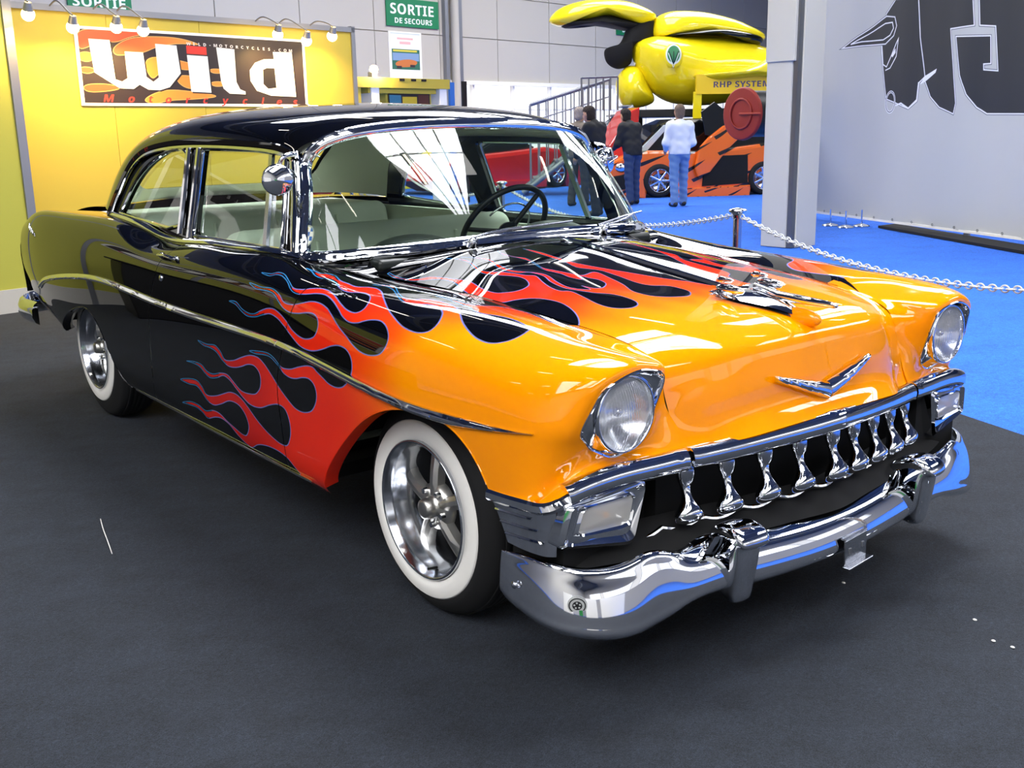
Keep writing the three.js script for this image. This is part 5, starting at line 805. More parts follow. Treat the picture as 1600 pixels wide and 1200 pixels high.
{ // small poster on the wall below the sign
  const tx = canvasTex(256, 360, (c, w, h) => { c.fillStyle = '#f7f7f4'; c.fillRect(0, 0, w, h); c.fillStyle = '#c9d3cf'; c.fillRect(8, 4, w - 16, 10); c.fillStyle = '#e6b4b0'; c.fillRect(60, 40, 130, 16); c.fillRect(80, 70, 90, 22); c.fillStyle = '#2f6a55'; c.fillRect(14, 130, w - 28, 160); c.fillStyle = '#d8c94a'; c.fillRect(24, 136, w - 60, 14); c.fillStyle = '#7f9cc0'; c.fillRect(20, 160, w - 40, 60); c.fillStyle = '#c8743c'; c.beginPath(); c.ellipse(130, 240, 90, 30, -.1, 0, 7); c.fill(); c.fillStyle = '#3a2a30'; c.fillRect(50, 262, 40, 20); c.fillRect(160, 250, 40, 20); });
  const [a0, y0] = onHall(610, 122, HB0), [a1, y1] = onHall(656, 53, HB0); const p = thing('poster', 'white framed car show poster hanging on the wall under the exit sign', 'poster'); part('frame', hbox(a0 - .02, a1 + .02, y0 - .02, y1 + .02, HB0, HB0 + .02), M.white, p); part('print', planeUV(a0, a1, y0, y1, HB0 + .021, null, null, '', .004), std(0xffffff, .5, 0, { map: tx }), p);
}
{ // yellow kiosk with white jambs in front of the glazing
  const b = -5.5, k = thing('kiosk', 'yellow portal kiosk with white jambs behind the roof of the sedan', 'kiosk'); const A = (x, y) => onHall(x, y, b);
  const [a0] = A(556, 140), [a1] = A(703, 140), yt = A(630, 122)[1], yl = A(630, 134)[1];
  part('fascia', hbox(a0, a1, yl - .04, yt, b - .5, b), M.yellow, k); part('inner_fascia', hbox(a0 + .32, a1 - .32, A(630, 146)[1], yl - .04, b - .4, b - .05), M.yellow, k);
  for (const x of [588, 694]) { const a = A(x, 150)[0]; part('jamb', hbox(a - .09, a + .09, 0, yl - .04, b - .3, b - .02), M.white, k); } for (const x of [562]) { const a = A(x, 150)[0]; part('jamb', hbox(a - .05, a + .05, 0, yl - .04, b - .3, b - .02), M.yellow, k); }
  const [s0, sy0] = A(612, 157), [s1, sy1] = A(676, 145); part('screen_frame', hbox(s0 - .05, s1 + .05, sy0 - .4, sy1 + .04, b - .3, b - .1), M.yellow, k);
  const st = canvasTex(256, 64, (c, w, h) => { c.fillStyle = '#2a2522'; c.fillRect(0, 0, w, h); c.fillStyle = '#3f7f94'; c.fillRect(6, 10, 70, 44); c.fillStyle = '#d9b92e'; c.fillRect(84, 16, 90, 30); c.fillStyle = '#5a2f22'; c.fillRect(182, 8, 66, 48); }); part('sign_strip', planeUV(s0, s1, sy0 - .15, sy1, b - .09, null, null, '', .01), std(0xffffff, .5, 0, { map: st }), k);
  for (const x of [628, 646, 662]) { const [a, y] = A(x, 126); part('downlight', hbox(a - .06, a + .06, yt - .05, yt - .01, b, b + .01), M.blackMatte, k); }
  const [la, ly] = A(590, 108), L = thing('spotlight', 'single glowing flood lamp standing on the yellow kiosk', 'lamp'); part('body', inHall(rboxG(la - .06, la + .06, yt, ly - .04, b - .2, b - .08, .01)), M.alu, L); const bb = sphG([0, 0, 0], .075, 14, 10), p = HP(la, ly, b - .1); bb.translate(p.x, p.y, p.z); part('bulb', bb, M.bulb, L); const pl = new THREE.PointLight(0xffe2ae, 12, 0, 2); pl.position.copy(HP(la, ly, b + .05)); pl.castShadow = true; scene.add(pl);
  const blue = A(706, 150)[0] + .06; top('banner', hbox(blue, blue + .12, 0, A(703, 128)[1], b - .15, b - .1), std(0x2d6cb8, .6), 'narrow blue upright panel at the right end of the yellow kiosk', 'panel'); top('banner', hbox(blue + .36, blue + .46, 0, A(712, 126)[1], b - .15, b - .1), M.darkTrim, 'narrow black upright panel near the yellow kiosk', 'panel');
}
top('wire', tubeG([fpx(157, 811, .004), fpx(161, 826, .006), fpx(168, 845, .006), fpx(175, 865, .004)], .0018, 20, 5), M.white, 'thin pale wire offcut lying on the dark carpet beside the sedan', 'wire');
[[1552, 1003], [1582, 1013], [1318, 912], [1523, 970]].forEach(([x, y], i) => { const p = fpx(x, y, 0); const g = new THREE.IcosahedronGeometry(.0045, 1); g.scale(1.4, .6, 1); g.translate(p.x, .0035, p.z); top('crumb', g, M.white, 'tiny white crumb lying on the dark carpet before the bumper', 'crumb', 'crumbs on the carpet'); });
{ // stands behind the photographer, mirrored in the bumper: white partitions and a green banner
  const at = (x, z, w, h, y0, turn, name, mat, label, cat) => { const o = thing(name, label, cat, [x, 0, z], turn); part('panel', rboxG(-w / 2, w / 2, y0, h, -.02, .02, .006, 2), mat, o); for (const e of [-1, 1]) part('post', boxG(e * w / 2 - .02, e * w / 2 + .02, 0, h, -.03, .03), M.alu, o); return o; };
  at(8.2, 8.4, 1.1, 2.2, .1, -2.3, 'roll_up_banner', std(0x1f8a3c, .5), 'plain green roll-up banner facing the sedan from the far aisle', 'banner');
  at(10.4, 6.2, 3.2, 2.5, 0, -2.1, 'stand_partition', M.white, 'white stand partition across the aisle beside the green banner', 'partition'); at(11.5, 2.2, 3.6, 2.5, 0, -1.75, 'stand_partition', M.white, 'white stand partition facing the grille of the sedan', 'partition'); at(5.4, 10.9, 3.0, 2.5, 0, -2.7, 'stand_partition', M.white, 'white stand partition on the other side of the green banner', 'partition');
}
// ---------------------------------------------------------------- people: one continuous body each, clothes as children
function mcGeo(sdf, c, half, cell) {   // mesh a distance field inside a cube
  const n = Math.ceil(2 * half / cell) + 1, mc = new MarchingCubes(n, M.rubber, false, false, 60000); mc.isolation = 0;
  const hs = n / 2; for (let k = 0; k < n; k++) for (let j = 0; j < n; j++) for (let i = 0; i < n; i++) { const x = c[0] + (i - hs) / hs * half, z = c[2] + (k - hs) / hs * half; mc.field[k * n * n + j * n + i] = Math.abs(z) > .42 || Math.abs(x) > .68 ? -1 : -sdf(x, c[1] + (j - hs) / hs * half, z); }
  mc.update(); const m = mc.count, g = new THREE.BufferGeometry(), p = new Float32Array(m * 3), nn = new Float32Array(m * 3);
  for (let i = 0; i < m * 3; i++) { p[i] = c[i % 3] + mc.positionArray[i] * half; nn[i] = mc.normalArray[i]; }
  g.setAttribute('position', new THREE.BufferAttribute(p, 3)); g.setAttribute('normal', new THREE.BufferAttribute(nn, 3)); g.setAttribute('uv', new THREE.BufferAttribute(new Float32Array(m * 2), 2)); return g;
}
const smin = (a, b, k) => { const h = Math.max(k - Math.abs(a - b), 0) / k; return Math.min(a, b) - h * h * k / 4; };
function capsules(list, k = .04) {   // [ax,ay,az, bx,by,bz, ra, rb, flatten z]
  return (x, y, z) => { let d = 9; for (const [ax, ay, az, bx, by, bz, ra, rb] of list) { const px = x - ax, py = y - ay, pz = z - az, dx = bx - ax, dy = by - ay, dz = bz - az, t = Math.min(1, Math.max(0, (px * dx + py * dy + pz * dz) / (dx * dx + dy * dy + dz * dz || 1))); const e = Math.hypot(px - dx * t, py - dy * t, pz - dz * t) - (ra + (rb - ra) * t); d = smin(d, e, k); } return d; };
}
function person(label, pos, turn, o) {   // local: faces +x, y up
  const P = thing('person', label, 'person', pos, turn), L = o.lean || 0, H = (x, y, z) => { const h = y - .95; return h > 0 ? [x + Math.sin(L) * h, .95 + Math.cos(L) * h, z] : [x, y, z]; };
  const neck = H(.0, 1.44, 0), chest = H(0, 1.28, 0), waist = [0, 1.0, 0], nod = o.nod || 0, head = [neck[0] + .03 + Math.sin(L + nod) * .16, neck[1] + Math.cos(L + nod) * .17, 0];
  const sp = o.step || .1, arm = o.arm || [.18, 1.06, .10, .25, .92];   // elbow x,y ; hand x,y
  const S = (s) => H(0, 1.40, .185 * s), E = (s) => [arm[0] + Math.sin(L) * .2, arm[1], (.25) * s], W = (s) => [arm[3] + Math.sin(L) * .2, arm[4], (.20 - .02) * s];
  const legs = (s) => [[0, .92, .09 * s], [.015 + sp * .3 * s, .50, .105 * s], [-.02 + sp * .6 * s, .08, .115 * s]];
  const seg = (a, b, ra, rb) => [...a, ...b, ra, rb], sk = [];
  // skin body (head, neck, trunk, arms, legs)
  sk.push(seg([head[0] - .005, head[1] + .035, 0], [head[0] + .012, head[1] - .045, 0], .088, .066), seg([neck[0], neck[1] - .03, 0], [head[0] - .02, head[1] - .07, 0], .056, .054), seg([head[0] + .085, head[1] - .005, 0], [head[0] + .092, head[1] - .03, 0], .012, .015), seg(H(0, 1.34, -.1), H(0, 1.34, .1), .075, .075), seg(chest, waist, .085, .085));
  for (const s of [1, -1]) { sk.push(seg([head[0] - .01, head[1] + .005, .083 * s], [head[0] - .015, head[1] - .025, .084 * s], .014, .012)); const l = legs(s), w = W(s), e = E(s); sk.push(seg(l[0], l[1], .075, .055), seg(l[1], l[2], .052, .04), seg(S(s), e, .048, .038), seg(e, w, .036, .027)); const d = V(w[0] - e[0], w[1] - e[1], w[2] - e[2]).normalize(), pm = [w[0] + d.x * .05, w[1] + d.y * .05, w[2]]; sk.push(seg(w, pm, .03, .034));
    for (let k = 0; k < 4; k++) { const q = [pm[0] + (k - 1.5) * .016 * d.y * -1, pm[1] + (k - 1.5) * .016 * d.x, pm[2]], len = [.065, .075, .07, .055][k]; sk.push(seg(q, [q[0] + d.x * len, q[1] + d.y * len, q[2] - .018 * s], .0095, .008)); } sk.push(seg([w[0] + d.x * .02, w[1] + d.y * .02, w[2]], [w[0] + d.x * .07 + .03, w[1] + d.y * .07 + .02, w[2] - .01 * s], .011, .0085)); }
  part('body', mcGeo(capsules(sk, .035), [.02, .9, 0], .98, .019), std(o.skin || 0xb98a6c, .6), P);
  const top_ = [seg(H(0, 1.36, -.12), H(0, 1.36, .12), .115, .115), seg(H(.01, 1.22, -.07), H(.01, 1.22, .07), .135, .135), seg(H(0, 1.05, -.06), H(0, 1.05, .06), .135, .135), seg([0, .92, -.06], [0, .92, .06], .13, .13), seg(H(0, 1.40, 0), H(.01, 1.45, 0), .085, .07)];
  for (const s of [1, -1]) { const e = E(s), w = W(s); top_.push(seg(S(s), e, .068, .058), seg(e, [e[0] + (w[0] - e[0]) * .93, e[1] + (w[1] - e[1]) * .93, e[2] + (w[2] - e[2]) * .93], .056, .044)); }
  const tp = capsules(top_, .06); part(o.topName || 'jacket', mcGeo((x, y, z) => Math.max(tp(x, y, z) + .004 * Math.sin(y * 40 + x * 25) * Math.sin(z * 30), (o.hem || .86) - y), [.05, 1.15, 0], .62, .0155), std(o.top, .8), P);
  const tr = []; for (const s of [1, -1]) { const l = legs(s); tr.push(seg([0, .93, .06 * s], [0, .88, .085 * s], .115, .108), seg(l[0], l[1], .098, .078), seg(l[1], l[2], .076, .072)); } const tf = capsules(tr, .03); part('trousers', mcGeo((x, y, z) => Math.max(tf(x, y, z) + .004 * Math.sin(y * 55 + z * 20), .03 - y), [0, .5, 0], .56, .015), std(o.legs, .85), P);
  for (const s of [1, -1]) { const l = legs(s)[2]; const sf = capsules([seg([l[0] - .04, .045, l[2]], [l[0] + .14, .035, l[2] + .02 * s], .045, .038)], .02); part('shoe', mcGeo((x, y, z) => Math.max(sf(x, y, z), -y), [l[0] + .05, .06, l[2]], .18, .012), std(o.shoe || 0x1a1a1c, .6), P); }
  if (o.hair) { const hf = capsules([seg([head[0] - .03, head[1] + .05, 0], [head[0] - .045, head[1] - .03, 0], .090, .078), seg([head[0] + .02, head[1] + .075, 0], [head[0] - .03, head[1] + .07, 0], .072, .075)], .03); part('hair', mcGeo((x, y, z) => Math.max(hf(x, y, z) + .004 * Math.sin(x * 120) * Math.sin(y * 90 + z * 110), -(Math.hypot(x - head[0] - .10, y - head[1] + .05, z) - .105)), [head[0], head[1], 0], .17, .011), std(o.hair, .9), P); }
  for (const s of [1, -1]) part('eye', sphG([head[0] + .076, head[1] + .012, .03 * s], .010, 8, 6), std(0x1c1816, .4), P); part('mouth', sphG([head[0] + .082, head[1] - .055, 0], 1, 10, 6, [.006, .005, .022]), std(0x8a5148, .6), P);
  return P;
}
{
  const p1 = fpx(1060, 322), p2 = fpx(988, 319), away = Math.atan2(.73, -.68);
  person('person in white sweater and blue jeans with back turned beside the striped car', [p1.x, 0, p1.z], away + .35, { top: 0xd9dfe4, topName: 'sweater', legs: 0x5d7fb0, hair: 0x6b5a4c, nod: .1, hem: .90, arm: [.02, 1.10, .1, .2, .98], step: .16 });
  person('person in black jacket and dark jeans bending over the front of the striped car', [p2.x, 0, p2.z], away + .75, { top: 0x17191c, legs: 0x2c3f63, hair: 0x1d1815, lean: .2, nod: .45, hem: .88, arm: [.10, 1.08, .1, .28, 1.0], step: .1 });
  const at = (px, py, d) => { const q = pixDir(px, py); q.y = 0; q.normalize(); return [EYE.x + q.x * d, 0, EYE.z + q.z * d]; };
  person('dark haired person in black jacket looking down in front of the raised red bonnet', at(932, 200, 17.2), away + 1.0, { top: 0x141518, legs: 0x23262c, hair: 0x2a201a, nod: .55, lean: .08 });
  person('balding person in grey brown jacket near the stair railing', at(904, 200, 19.5), away - .5, { top: 0x6b6259, legs: 0x3a3a3e, hair: 0x8a8078, nod: .1 });
}
// ---------------------------------------------------------------- show cars in the background
// a measuring plane: vertical, through a point, along a direction
function vplane(o, dir) { const u = dir.clone().setY(0).normalize(), n = V(-u.z, 0, u.x); return { o, u, n, map: (px, py) => { const d = pixDir(px, py), t = o.clone().sub(EYE).dot(n) / d.dot(n), q = EYE.clone().addScaledVector(d, t).sub(o); return [q.dot(u), EYE.y + d.y * t]; }, place: (obj) => { obj.position.set(o.x, 0, o.z); obj.rotation.y = Math.atan2(-u.z, u.x); } }; }
const smoothLoop = (pts, n = 80) => new THREE.CatmullRomCurve3(pts.map(([x, y]) => V(x, y, 0)), true, 'centripetal').getSpacedPoints(n).slice(0, -1).map((v) => [v.x, v.y]);
function inflate(loop, zf, zb, o = {}) {   // pillow volume over an outline: front depth zf, back depth zb
  const c = o.c || loop.reduce((a, p) => [a[0] + p[0] / loop.length, a[1] + p[1] / loop.length], [0, 0]), R = 10, P = [], T = [], n = loop.length;
  for (const s of [1, -1]) { const b = P.length / 3; for (let r = 0; r <= R; r++) { const t = r / R, q = Math.sin(t * Math.PI / 2), z = Math.cos(t * Math.PI / 2) * (s > 0 ? zf : zb) * s; for (let i = 0; i < n; i++) P.push(c[0] + (loop[i][0] - c[0]) * q, c[1] + (loop[i][1] - c[1]) * q, z); } for (let r = 0; r < R; r++) for (let i = 0; i < n; i++) { const a = b + r * n + i, e = b + r * n + (i + 1) % n; if (s > 0) T.push(a, a + n, e, e, a + n, e + n); else T.push(a, e, a + n, e, e + n, a + n); } }
  let g = new THREE.BufferGeometry(); g.setAttribute('position', new THREE.Float32BufferAttribute(P, 3)); g.setIndex(T); const uv = []; for (let i = 0; i < P.length; i += 3) uv.push(P[i], P[i + 1]); g.setAttribute('uv', new THREE.Float32BufferAttribute(uv, 2)); g.computeVertexNormals(); return g;
}
const slab = (pts, z0, z1, bevel = .02) => { const g = shapeG(pts, Math.max(.002, z1 - z0 - 2 * bevel), bevel); g.translate(0, 0, z0 + bevel); return g; };
function spoked(R, w, parent, x, y, z, n = 7) {   // small road wheel facing +z
  const k = new THREE.Group(); k.name = 'wheel'; k.position.set(x, y, z); parent.add(k);
  part('tyre', lathe([[R * .68, 0], [R * .8, .012], [R * .95, .002], [R, -.03], [R, -w + .03], [R * .95, -w], [R * .68, -w]], 40), M.rubber, k); part('rim', lathe([[R * .7, .004], [R * .69, .008], [R * .64, -.01], [R * .62, -w * .7], [0, -w * .72]], 36), M.chromeSoft, k);
  for (let i = 0; i < n; i++) { const b = rboxG(R * .08, R * .66, -.018, .018, -.03, 0, .008, 2); b.rotateZ(i / n * Math.PI * 2); part('spoke', b, M.chrome, k); } part('hub', lathe([[0, .01], [R * .12, .008], [R * .14, -.03]], 20), M.chrome, k); return k;
}
const gloss = (c, o = {}) => phys(c, .5, 0, { specularIntensity: .3, clearcoat: 1, clearcoatRoughness: .03, ...o });
const stripes = canvasTex(512, 512, (c, w, h) => { c.fillStyle = '#e8681a'; c.fillRect(0, 0, w, h); c.fillStyle = '#1a1512'; for (let i = 0; i < 16; i++) { const x = (i * 67) % w, y = (i * 139) % h, l = 120 + (i * 37) % 90; c.beginPath(); c.moveTo(x, y); c.quadraticCurveTo(x + l * .5, y - 30, x + l, y - 46 - (i % 3) * 12); c.quadraticCurveTo(x + l * .5, y - 6, x + 14, y + 16); c.closePath(); c.fill(); c.beginPath(); c.moveTo(x - w, y); c.quadraticCurveTo(x + l * .5 - w, y - 30, x + l - w, y - 46); c.quadraticCurveTo(x + l * .5 - w, y - 6, x + 14 - w, y + 16); c.fill(); } });
stripes.wrapS = stripes.wrapT = THREE.RepeatWrapping;
M.tiger = gloss(0xffffff, { map: stripes }); M.yellowGloss = gloss(0xf2dc10); M.redGloss = gloss(0xc8140c); M.tint = std(0x14181a, .08, .2);
{ // orange striped car with scissor door and bonnet up: side plane through its two wheels
  const wf = fpx(1028, 308), wr = fpx(1188, 303), pl = vplane(wf, wr.clone().sub(wf)), m = pl.map, car2 = thing('sports_car', 'orange tiger striped sports car with its door and bonnet raised on blue carpet', 'car'); pl.place(car2);
  // local frame: x to the rear, z toward the viewer (sign checked by the camera side)
  const zc = EYE.clone().sub(wf).dot(V(-Math.sin(-car2.rotation.y) * -1, 0, 0)) , zs = EYE.clone().sub(wf).dot(V(Math.sin(car2.rotation.y), 0, Math.cos(car2.rotation.y))) > 0 ? 1 : -1;
  const q = (pts) => pts.map(([x, y]) => m(x, y)), body = q([[953, 300], [948, 280], [955, 258], [985, 244], [1010, 240], [1090, 240], [1140, 236], [1200, 228], [1240, 228], [1252, 250], [1250, 285], [1225, 300], [1213, 300], [1206, 272], [1190, 262], [1172, 272], [1166, 303], [1052, 308], [1046, 278], [1028, 264], [1010, 278], [1004, 308]]);
  const uvs = (g) => { const p = g.attributes.position, u = g.attributes.uv; for (let i = 0; i < p.count; i++) u.setXY(i, p.getX(i) * .55 + p.getZ(i) * .3, p.getY(i) * .55); return g; };
  const Z = (a, b) => zs > 0 ? [a, b] : [-b, -a];
  part('body', uvs(slab(body, ...Z(-1.62, .08), .06)), M.tiger, car2); part('cabin', slab(q([[1000, 241], [1040, 200], [1060, 192], [1130, 190], [1190, 205], [1215, 228]]), ...Z(-1.4, -.18), .08), M.tint, car2);
  part('windshield', slab(q([[998, 240], [1042, 196], [1050, 196], [1010, 240]]), ...Z(-1.35, -.15), .01), std(0xb8c2c0, .1), car2);
  const dr = part('scissor_door', uvs(slab(q([[1083, 262], [1090, 232], [1105, 215], [1142, 186], [1165, 188], [1158, 205], [1130, 232], [1102, 268], [1088, 275]]), ...Z(.10, .2), .03)), M.tiger, car2); part('door_window', slab(q([[1092, 175], [1112, 160], [1140, 184], [1106, 212], [1098, 210]]), ...Z(.12, .15), .008), M.tint, dr);
  part('bonnet', uvs(slab(q([[962, 246], [958, 228], [994, 174], [1003, 170], [1000, 205], [985, 244]]), ...Z(-1.3, -.2), .03)), gloss(0xc2261a), car2);
  part('sill', slab(q([[1052, 296], [1166, 290], [1166, 304], [1052, 308]]), ...Z(.06, .16), .02), M.tiger, car2); part('door_opening', slab(q([[1100, 245], [1165, 242], [1165, 285], [1095, 290]]), ...Z(.06, .1), .01), M.blackMatte, car2);
  for (const [x, y] of [[970, 262]]) { const [a, b] = m(x, y); part('headlamp', sphG([a, b, .02 * zs], 1, 18, 12, [.16, .11, .12]), M.chrome, car2); } part('intake', slab(q([[952, 296], [950, 278], [985, 272], [992, 292]]), ...Z(.04, .13), .02), M.blackMatte, car2);
  for (const [x, y, r] of [[1028, 287, .33], [1190, 282, .33]]) { const [a, b] = m(x, y), k = spoked(r, .24, car2, a, r, .12 * zs); if (zs < 0) k.rotation.y = Math.PI; }
}
{ // red drum on a dark tube, right of the door
  const c = (() => { const d = pixDir(1160, 178); d.y = d.y; const h = Math.hypot(d.x, d.z); return EYE.clone().addScaledVector(d, 16.6 / h); })(), t = thing('cable_drum', 'red round drum end on a dark tube beside the white column', 'drum', [c.x, 0, c.z], Math.atan2(EYE.x - c.x, EYE.z - c.z) - .78);
  const yc = c.y; part('disc', lathe([[0, .03], [.36, .03], [.385, .015], [.39, -.02], [.37, -.04], [0, -.04]], 44).translate(0, yc, 0), std(0x9c2b1c, .55), t); part('rib', lathe([[.2, .045], [.215, .05], [.23, .045], [.23, .03], [.2, .03]], 40).translate(0, yc, 0), std(0x9c2b1c, .5), t); part('crank', rboxG(-.02, .42, yc - .015, yc + .015, .035, .06, .008), std(0xb03a22, .5), t);
  part('tube', lathe([[.34, -.04], [.34, -.8], [0, -.8]], 36).translate(0, yc, 0), M.darkTrim, t); part('leg', rboxG(-.05, .05, 0, yc - .3, -.7, -.6, .01), M.blackMatte, t);
}
{ // yellow show vehicle raised on a platform, canopy open
  const o = (() => { const d = pixDir(1090, 120), h = Math.hypot(d.x, d.z); return EYE.clone().addScaledVector(d, 24 / h); })(), side = V(RGT.x, 0, RGT.z).normalize(), pl = vplane(V(o.x, 0, o.z), side), m = pl.map, v = thing('concept_vehicle', 'yellow rounded concept vehicle with open canopy raised on a platform', 'vehicle'); pl.place(v);
  const q = (p) => p.map(([x, y]) => m(x, y));
  part('hull', inflate(smoothLoop(q([[988, 66], [1010, 58], [1060, 56], [1120, 58], [1170, 66], [1215, 84], [1240, 110], [1225, 140], [1160, 156], [1090, 165], [1040, 158], [1012, 138], [994, 108], [987, 84]])), .95, .95), M.yellowGloss, v);
  part('canopy', inflate(smoothLoop(q([[1018, 56], [1022, 32], [1040, 20], [1085, 18], [1130, 26], [1165, 38], [1196, 58], [1180, 70], [1120, 60], [1060, 58]])), .6, .7), M.yellowGloss, v);
  part('side_glass', inflate(smoothLoop(q([[1032, 58], [1060, 50], [1105, 45], [1150, 48], [1192, 62], [1185, 72], [1130, 60], [1075, 57]])), .78, .2), M.tint, v);
  part('canopy_door', inflate(smoothLoop(q([[858, 34], [868, 18], [900, 4], [945, 0], [985, 4], [1018, 18], [1026, 26], [1010, 40], [980, 34], [950, 26], [925, 32], [895, 34], [878, 42]])), .55, .6, { c: m(945, 16) }), M.yellowGloss, v).children; part('door_lining', inflate(smoothLoop(q([[870, 36], [895, 34], [940, 24], [980, 32], [1008, 40], [990, 48], [950, 42], [905, 38], [882, 44]])), .45, .5), M.blackMatte, v);
  part('seat', inflate(smoothLoop(q([[945, 78], [968, 68], [985, 35], [1018, 26], [1020, 60], [990, 74], [985, 100], [965, 108], [948, 98]])), .35, .5), M.blackMatte, v); part('front_pod', inflate(smoothLoop(q([[962, 142], [966, 118], [982, 103], [998, 106], [1014, 135], [1022, 158], [1000, 168], [975, 166]])), .5, .45), M.yellowGloss, v);
  const em = canvasTex(128, 160, (c) => { c.fillStyle = '#f2dc10'; c.fillRect(0, 0, 128, 160); c.fillStyle = '#dfe6df'; c.beginPath(); c.ellipse(64, 70, 50, 62, 0, 0, 7); c.fill(); c.fillStyle = '#2f7d4a'; c.beginPath(); c.ellipse(64, 68, 40, 52, 0, 0, 7); c.fill(); c.strokeStyle = '#10251a'; c.lineWidth = 5; for (const x of [34, 64, 94]) { c.beginPath(); c.moveTo(x, 50); c.lineTo(64, 128); c.stroke(); } c.lineWidth = 4; c.strokeStyle = '#eef3ee'; c.beginPath(); c.moveTo(30, 60); c.lineTo(64, 150); c.lineTo(98, 60); c.stroke(); });
  const [ex, ey] = m(1043, 92); const eg = new THREE.SphereGeometry(1, 24, 16, Math.PI / 2 - .9, 1.8, .5, 2.1); eg.scale(.24, .27, .10); eg.translate(ex, ey, .80); { const p = eg.attributes.position, u = eg.attributes.uv; for (let i = 0; i < p.count; i++) u.setXY(i, (p.getX(i) - ex) / .42 + .5, (p.getY(i) - ey) / .52 + .5); } part('emblem', eg, std(0xffffff, .4, 0, { map: em }), v).userData.label = 'green leaf emblem';
  // sponsor board and the platform that carries everything
  const bt = canvasTex(1024, 256, (c, w, h) => { c.fillStyle = '#eec81c'; c.fillRect(0, 0, w, h); c.fillStyle = '#4a3f6b'; c.font = 'bold 108px sans-serif'; c.textAlign = 'left'; c.fillText('RHP SYSTEM', 178, 172); });
  const b = thing('sponsor_board', 'yellow sponsor board with dark capital lettering under the raised vehicle', 'board'); pl.place(b); const [x0, y0] = m(1074, 150), [x1, y1] = m(1215, 118); const bg = boxG(x0, x1, y0, y1, 1.0, 1.12), p = bg.attributes.position, u = bg.attributes.uv; for (let i = 0; i < p.count; i++) { const t = (p.getX(i) - x0) / (x1 - x0); u.setXY(i, t, (p.getY(i) - y0) / (y1 - y0)); } part('face', bg, std(0xffffff, .4, 0, { map: bt }), b);
  part('hood', inflate(smoothLoop(q([[1072, 122], [1110, 118], [1160, 106], [1215, 84], [1240, 96], [1235, 122], [1160, 126], [1090, 130]])), .5, .3).translate(0, 0, .85), M.yellowGloss, b); part('support', rboxG(...(() => { const a = m(1070, 166), e = m(1083, 146); return [a[0], e[0], 0, e[1]]; })(), 1.02, 1.1, .01), M.yellowGloss, b);
  const pf = thing('platform', 'dark raised platform under the yellow concept vehicle', 'platform'); pl.place(pf); const [px0] = m(985, 165), [px1, py1] = m(1240, 168); part('deck', rboxG(px0, px1, py1 - .16, py1, -1.2, .9, .02), M.darkTrim, pf); for (const fx of [.05, .5, .95]) part('support', rboxG(px0 + (px1 - px0) * fx - .08, px0 + (px1 - px0) * fx + .08, 0, py1 - .16, -.1, .1, .01), M.darkTrim, pf);
}
{ // stairs with railing up to the platform
  const o = (() => { const d = pixDir(900, 150), h = Math.hypot(d.x, d.z); return EYE.clone().addScaledVector(d, 23.4 / h); })(), side = V(RGT.x, 0, RGT.z).normalize(), pl = vplane(V(o.x, 0, o.z), side), m = pl.map, st = thing('staircase', 'grey steel staircase with slender railings leading up to the platform', 'staircase'); pl.place(st);
  const [xa] = m(815, 200), [xb, yb] = m(985, 150), ytop = m(985, 165)[1]; for (let k = 0; k < 10; k++) { const t = k / 10, w = (xb - xa) / 10; part('tread', rboxG(xa + (xb - xa) * t, xa + (xb - xa) * t + w, ytop * (k + 1) / 10 - .04, ytop * (k + 1) / 10, -.6, .6, .008, 2), M.steel, st); }
  for (const z of [.62, -.62]) { const R0 = m(828, 164), R1 = m(948, 126), dz = z; part('handrail', barG([R0[0], R0[1], dz], [R1[0], R1[1], dz], .03, 8), M.steel, st); part('stringer', barG([xa, .06, dz], [xb, ytop - .04, dz], .06, 8), M.steel, st); part('mid_rail', barG([R0[0], R0[1] - .35, dz], [R1[0], R1[1] - .35, dz], .015, 6), M.steel, st); for (let k = 0; k <= 9; k++) { const t = k / 9, x = R0[0] + (R1[0] - R0[0]) * t; part('baluster', barG([x, ytop * Math.max(0, (x - xa) / (xb - xa)), dz], [x, R0[1] + (R1[1] - R0[1]) * t, dz], .016, 6), M.steel, st); } }
  const l0 = m(905, 128), l1 = m(960, 126); for (let k = 0; k < 6; k++) { const x = l0[0] + (l1[0] - l0[0]) * k / 5; part('landing_post', barG([x, ytop - .1, .75], [x, l0[1] + .05, .75], .02, 6), M.dull, st); } part('landing_rail', barG([l0[0], l0[1] + .05, .75], [l1[0], l1[1] + .05, .75], .025, 8), M.dull, st);
}
{ // low red sports car beyond, seen through the cabin
  const w0 = fpx(866, 292), dirx = HE.clone(), pl = vplane(w0, dirx), m = pl.map, c = thing('sports_car', 'low red sports car parked on the blue carpet beyond the sedan cabin', 'car'); pl.place(c);
  const q = (p) => p.map(([x, y]) => m(x, y)); part('body', slab(q([[700, 280], [705, 262], [740, 250], [800, 243], [850, 236], [880, 240], [905, 250], [912, 280], [900, 288], [884, 288], [880, 272], [866, 264], [850, 274], [846, 290], [765, 292], [760, 275], [745, 266], [730, 275], [726, 292]]), -1.7, .1, .1), M.redGloss, c); part('cabin', slab(q([[740, 250], [785, 226], [830, 226], [862, 240]]), -1.45, -.2, .1), M.tint, c);
  for (const [x] of [[866], [745]]) { const [a] = m(x, 280); spoked(.34, .24, c, a, .34, .14); } const sk = part('side_skirt', slab(q([[765, 284], [846, 281], [846, 291], [765, 293]]), .08, .16, .02), M.redGloss, c);
  const y = thing('banner', 'yellow hoarding standing behind the low red sports car', 'hoarding'); pl.place(y); const [a0] = m(760, 230), [a1] = m(850, 230), yt = m(800, 222)[1]; part('board', boxG(a0, a1, 0, yt, -3.1, -3.0), M.yellowGloss, y);
}
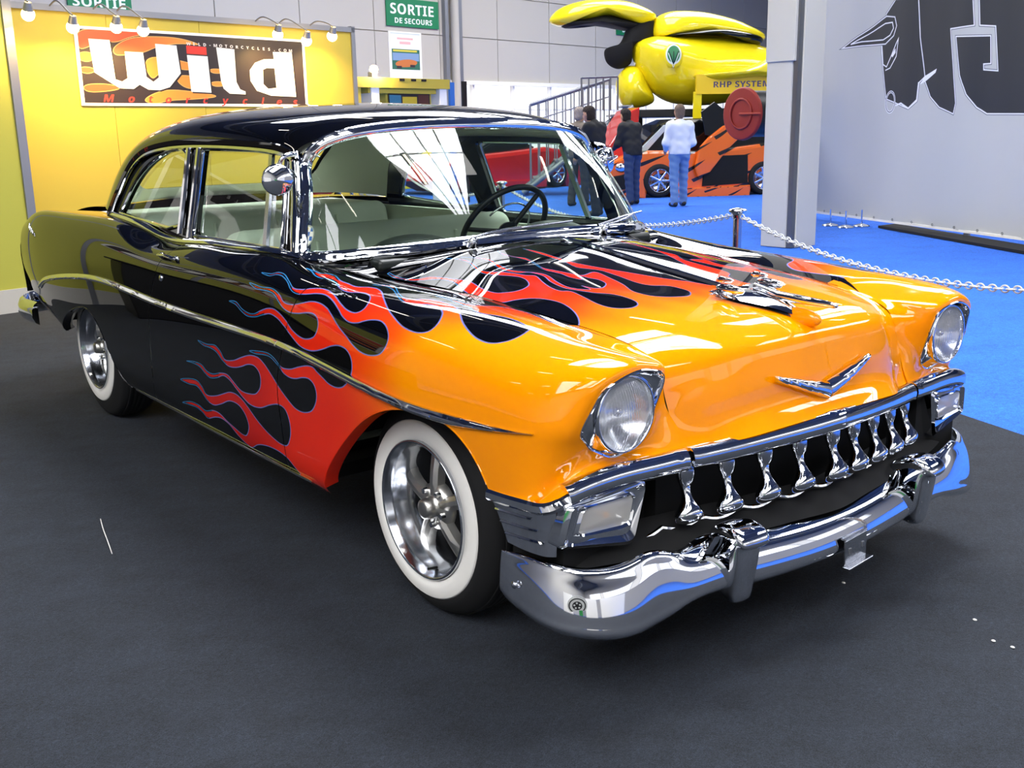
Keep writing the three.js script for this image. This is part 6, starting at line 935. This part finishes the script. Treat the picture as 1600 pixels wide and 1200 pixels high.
// ---------------------------------------------------------------- motorcycle on the stand, glimpsed through the sedan's glass
{
  const mb = thing('motorcycle', 'red and blue chromed motorcycle parked against the yellow partition behind the sedan', 'motorcycle', HP(2.45, 0, .75).toArray(), HTURN + .25);
  for (const x of [-.72, .72]) { const w = new THREE.Group(); w.name = 'wheel'; w.position.set(x, .32, 0); mb.add(w); part('tyre', new THREE.TorusGeometry(.27, .055, 12, 40), M.rubber, w); part('rim', new THREE.TorusGeometry(.215, .016, 8, 40), M.chrome, w); part('hub', lathe([[0, .06], [.05, .05], [.05, -.05], [0, -.06]], 20), M.chrome, w); for (let i = 0; i < 10; i++) { const a = i * Math.PI / 5; part('spoke', barG([0, 0, 0], [Math.cos(a) * .21, Math.sin(a) * .21, 0], .005, 5), M.chrome, w); } }
  part('tank', sphG([.10, .90, 0], 1, 24, 16, [.30, .13, .15]), gloss(0xb0141c), mb); part('tank_flash', sphG([.18, .95, 0], 1, 20, 14, [.20, .10, .145]), gloss(0x21508f), mb); part('seat', sphG([-.38, .80, 0], 1, 20, 12, [.27, .07, .15]), M.darkTrim, mb);
  part('engine', [rboxG(-.2, .24, .38, .68, -.13, .13, .03), barG([0, .6, 0], [-.1, .82, 0], .075, 14), barG([.06, .6, 0], [.2, .8, 0], .075, 14)], M.chromeSoft, mb); part('frame', [tubeG([[.45, .95, 0], [.3, .5, 0], [.2, .32, 0], [-.3, .34, 0], [-.55, .5, 0], [-.6, .75, 0]], .02, 30, 8)], M.darkTrim, mb);
  for (const z of [.075, -.075]) part('fork', barG([.72, .32, z], [.46, 1.02, z], .02, 8), M.chrome, mb); part('handlebar', tubeG([[.3, 1.12, .36], [.38, 1.16, .22], [.45, 1.06, 0], [.38, 1.16, -.22], [.3, 1.12, -.36]], .013, 30, 8), M.chrome, mb); part('headlamp', sphG([.62, .93, 0], .085, 18, 12), M.chrome, mb);
  part('front_mudguard', new THREE.TorusGeometry(.33, .05, 8, 24, 1.9).rotateZ(.5).translate(.72, .32, 0), gloss(0xb0141c), mb); part('rear_mudguard', new THREE.TorusGeometry(.33, .07, 8, 24, 2.2).rotateZ(.9).translate(-.72, .32, 0), gloss(0x21508f), mb); for (const z of [.16]) part('exhaust', tubeG([[.1, .5, z], [.2, .3, z], [-.3, .26, z], [-.95, .32, z]], .032, 24, 10), M.chrome, mb);
  part('side_stand', barG([-.05, .34, -.1], [-.1, .0, -.3], .012, 6), M.chrome, mb);
}
renderer.render(scene, camera);
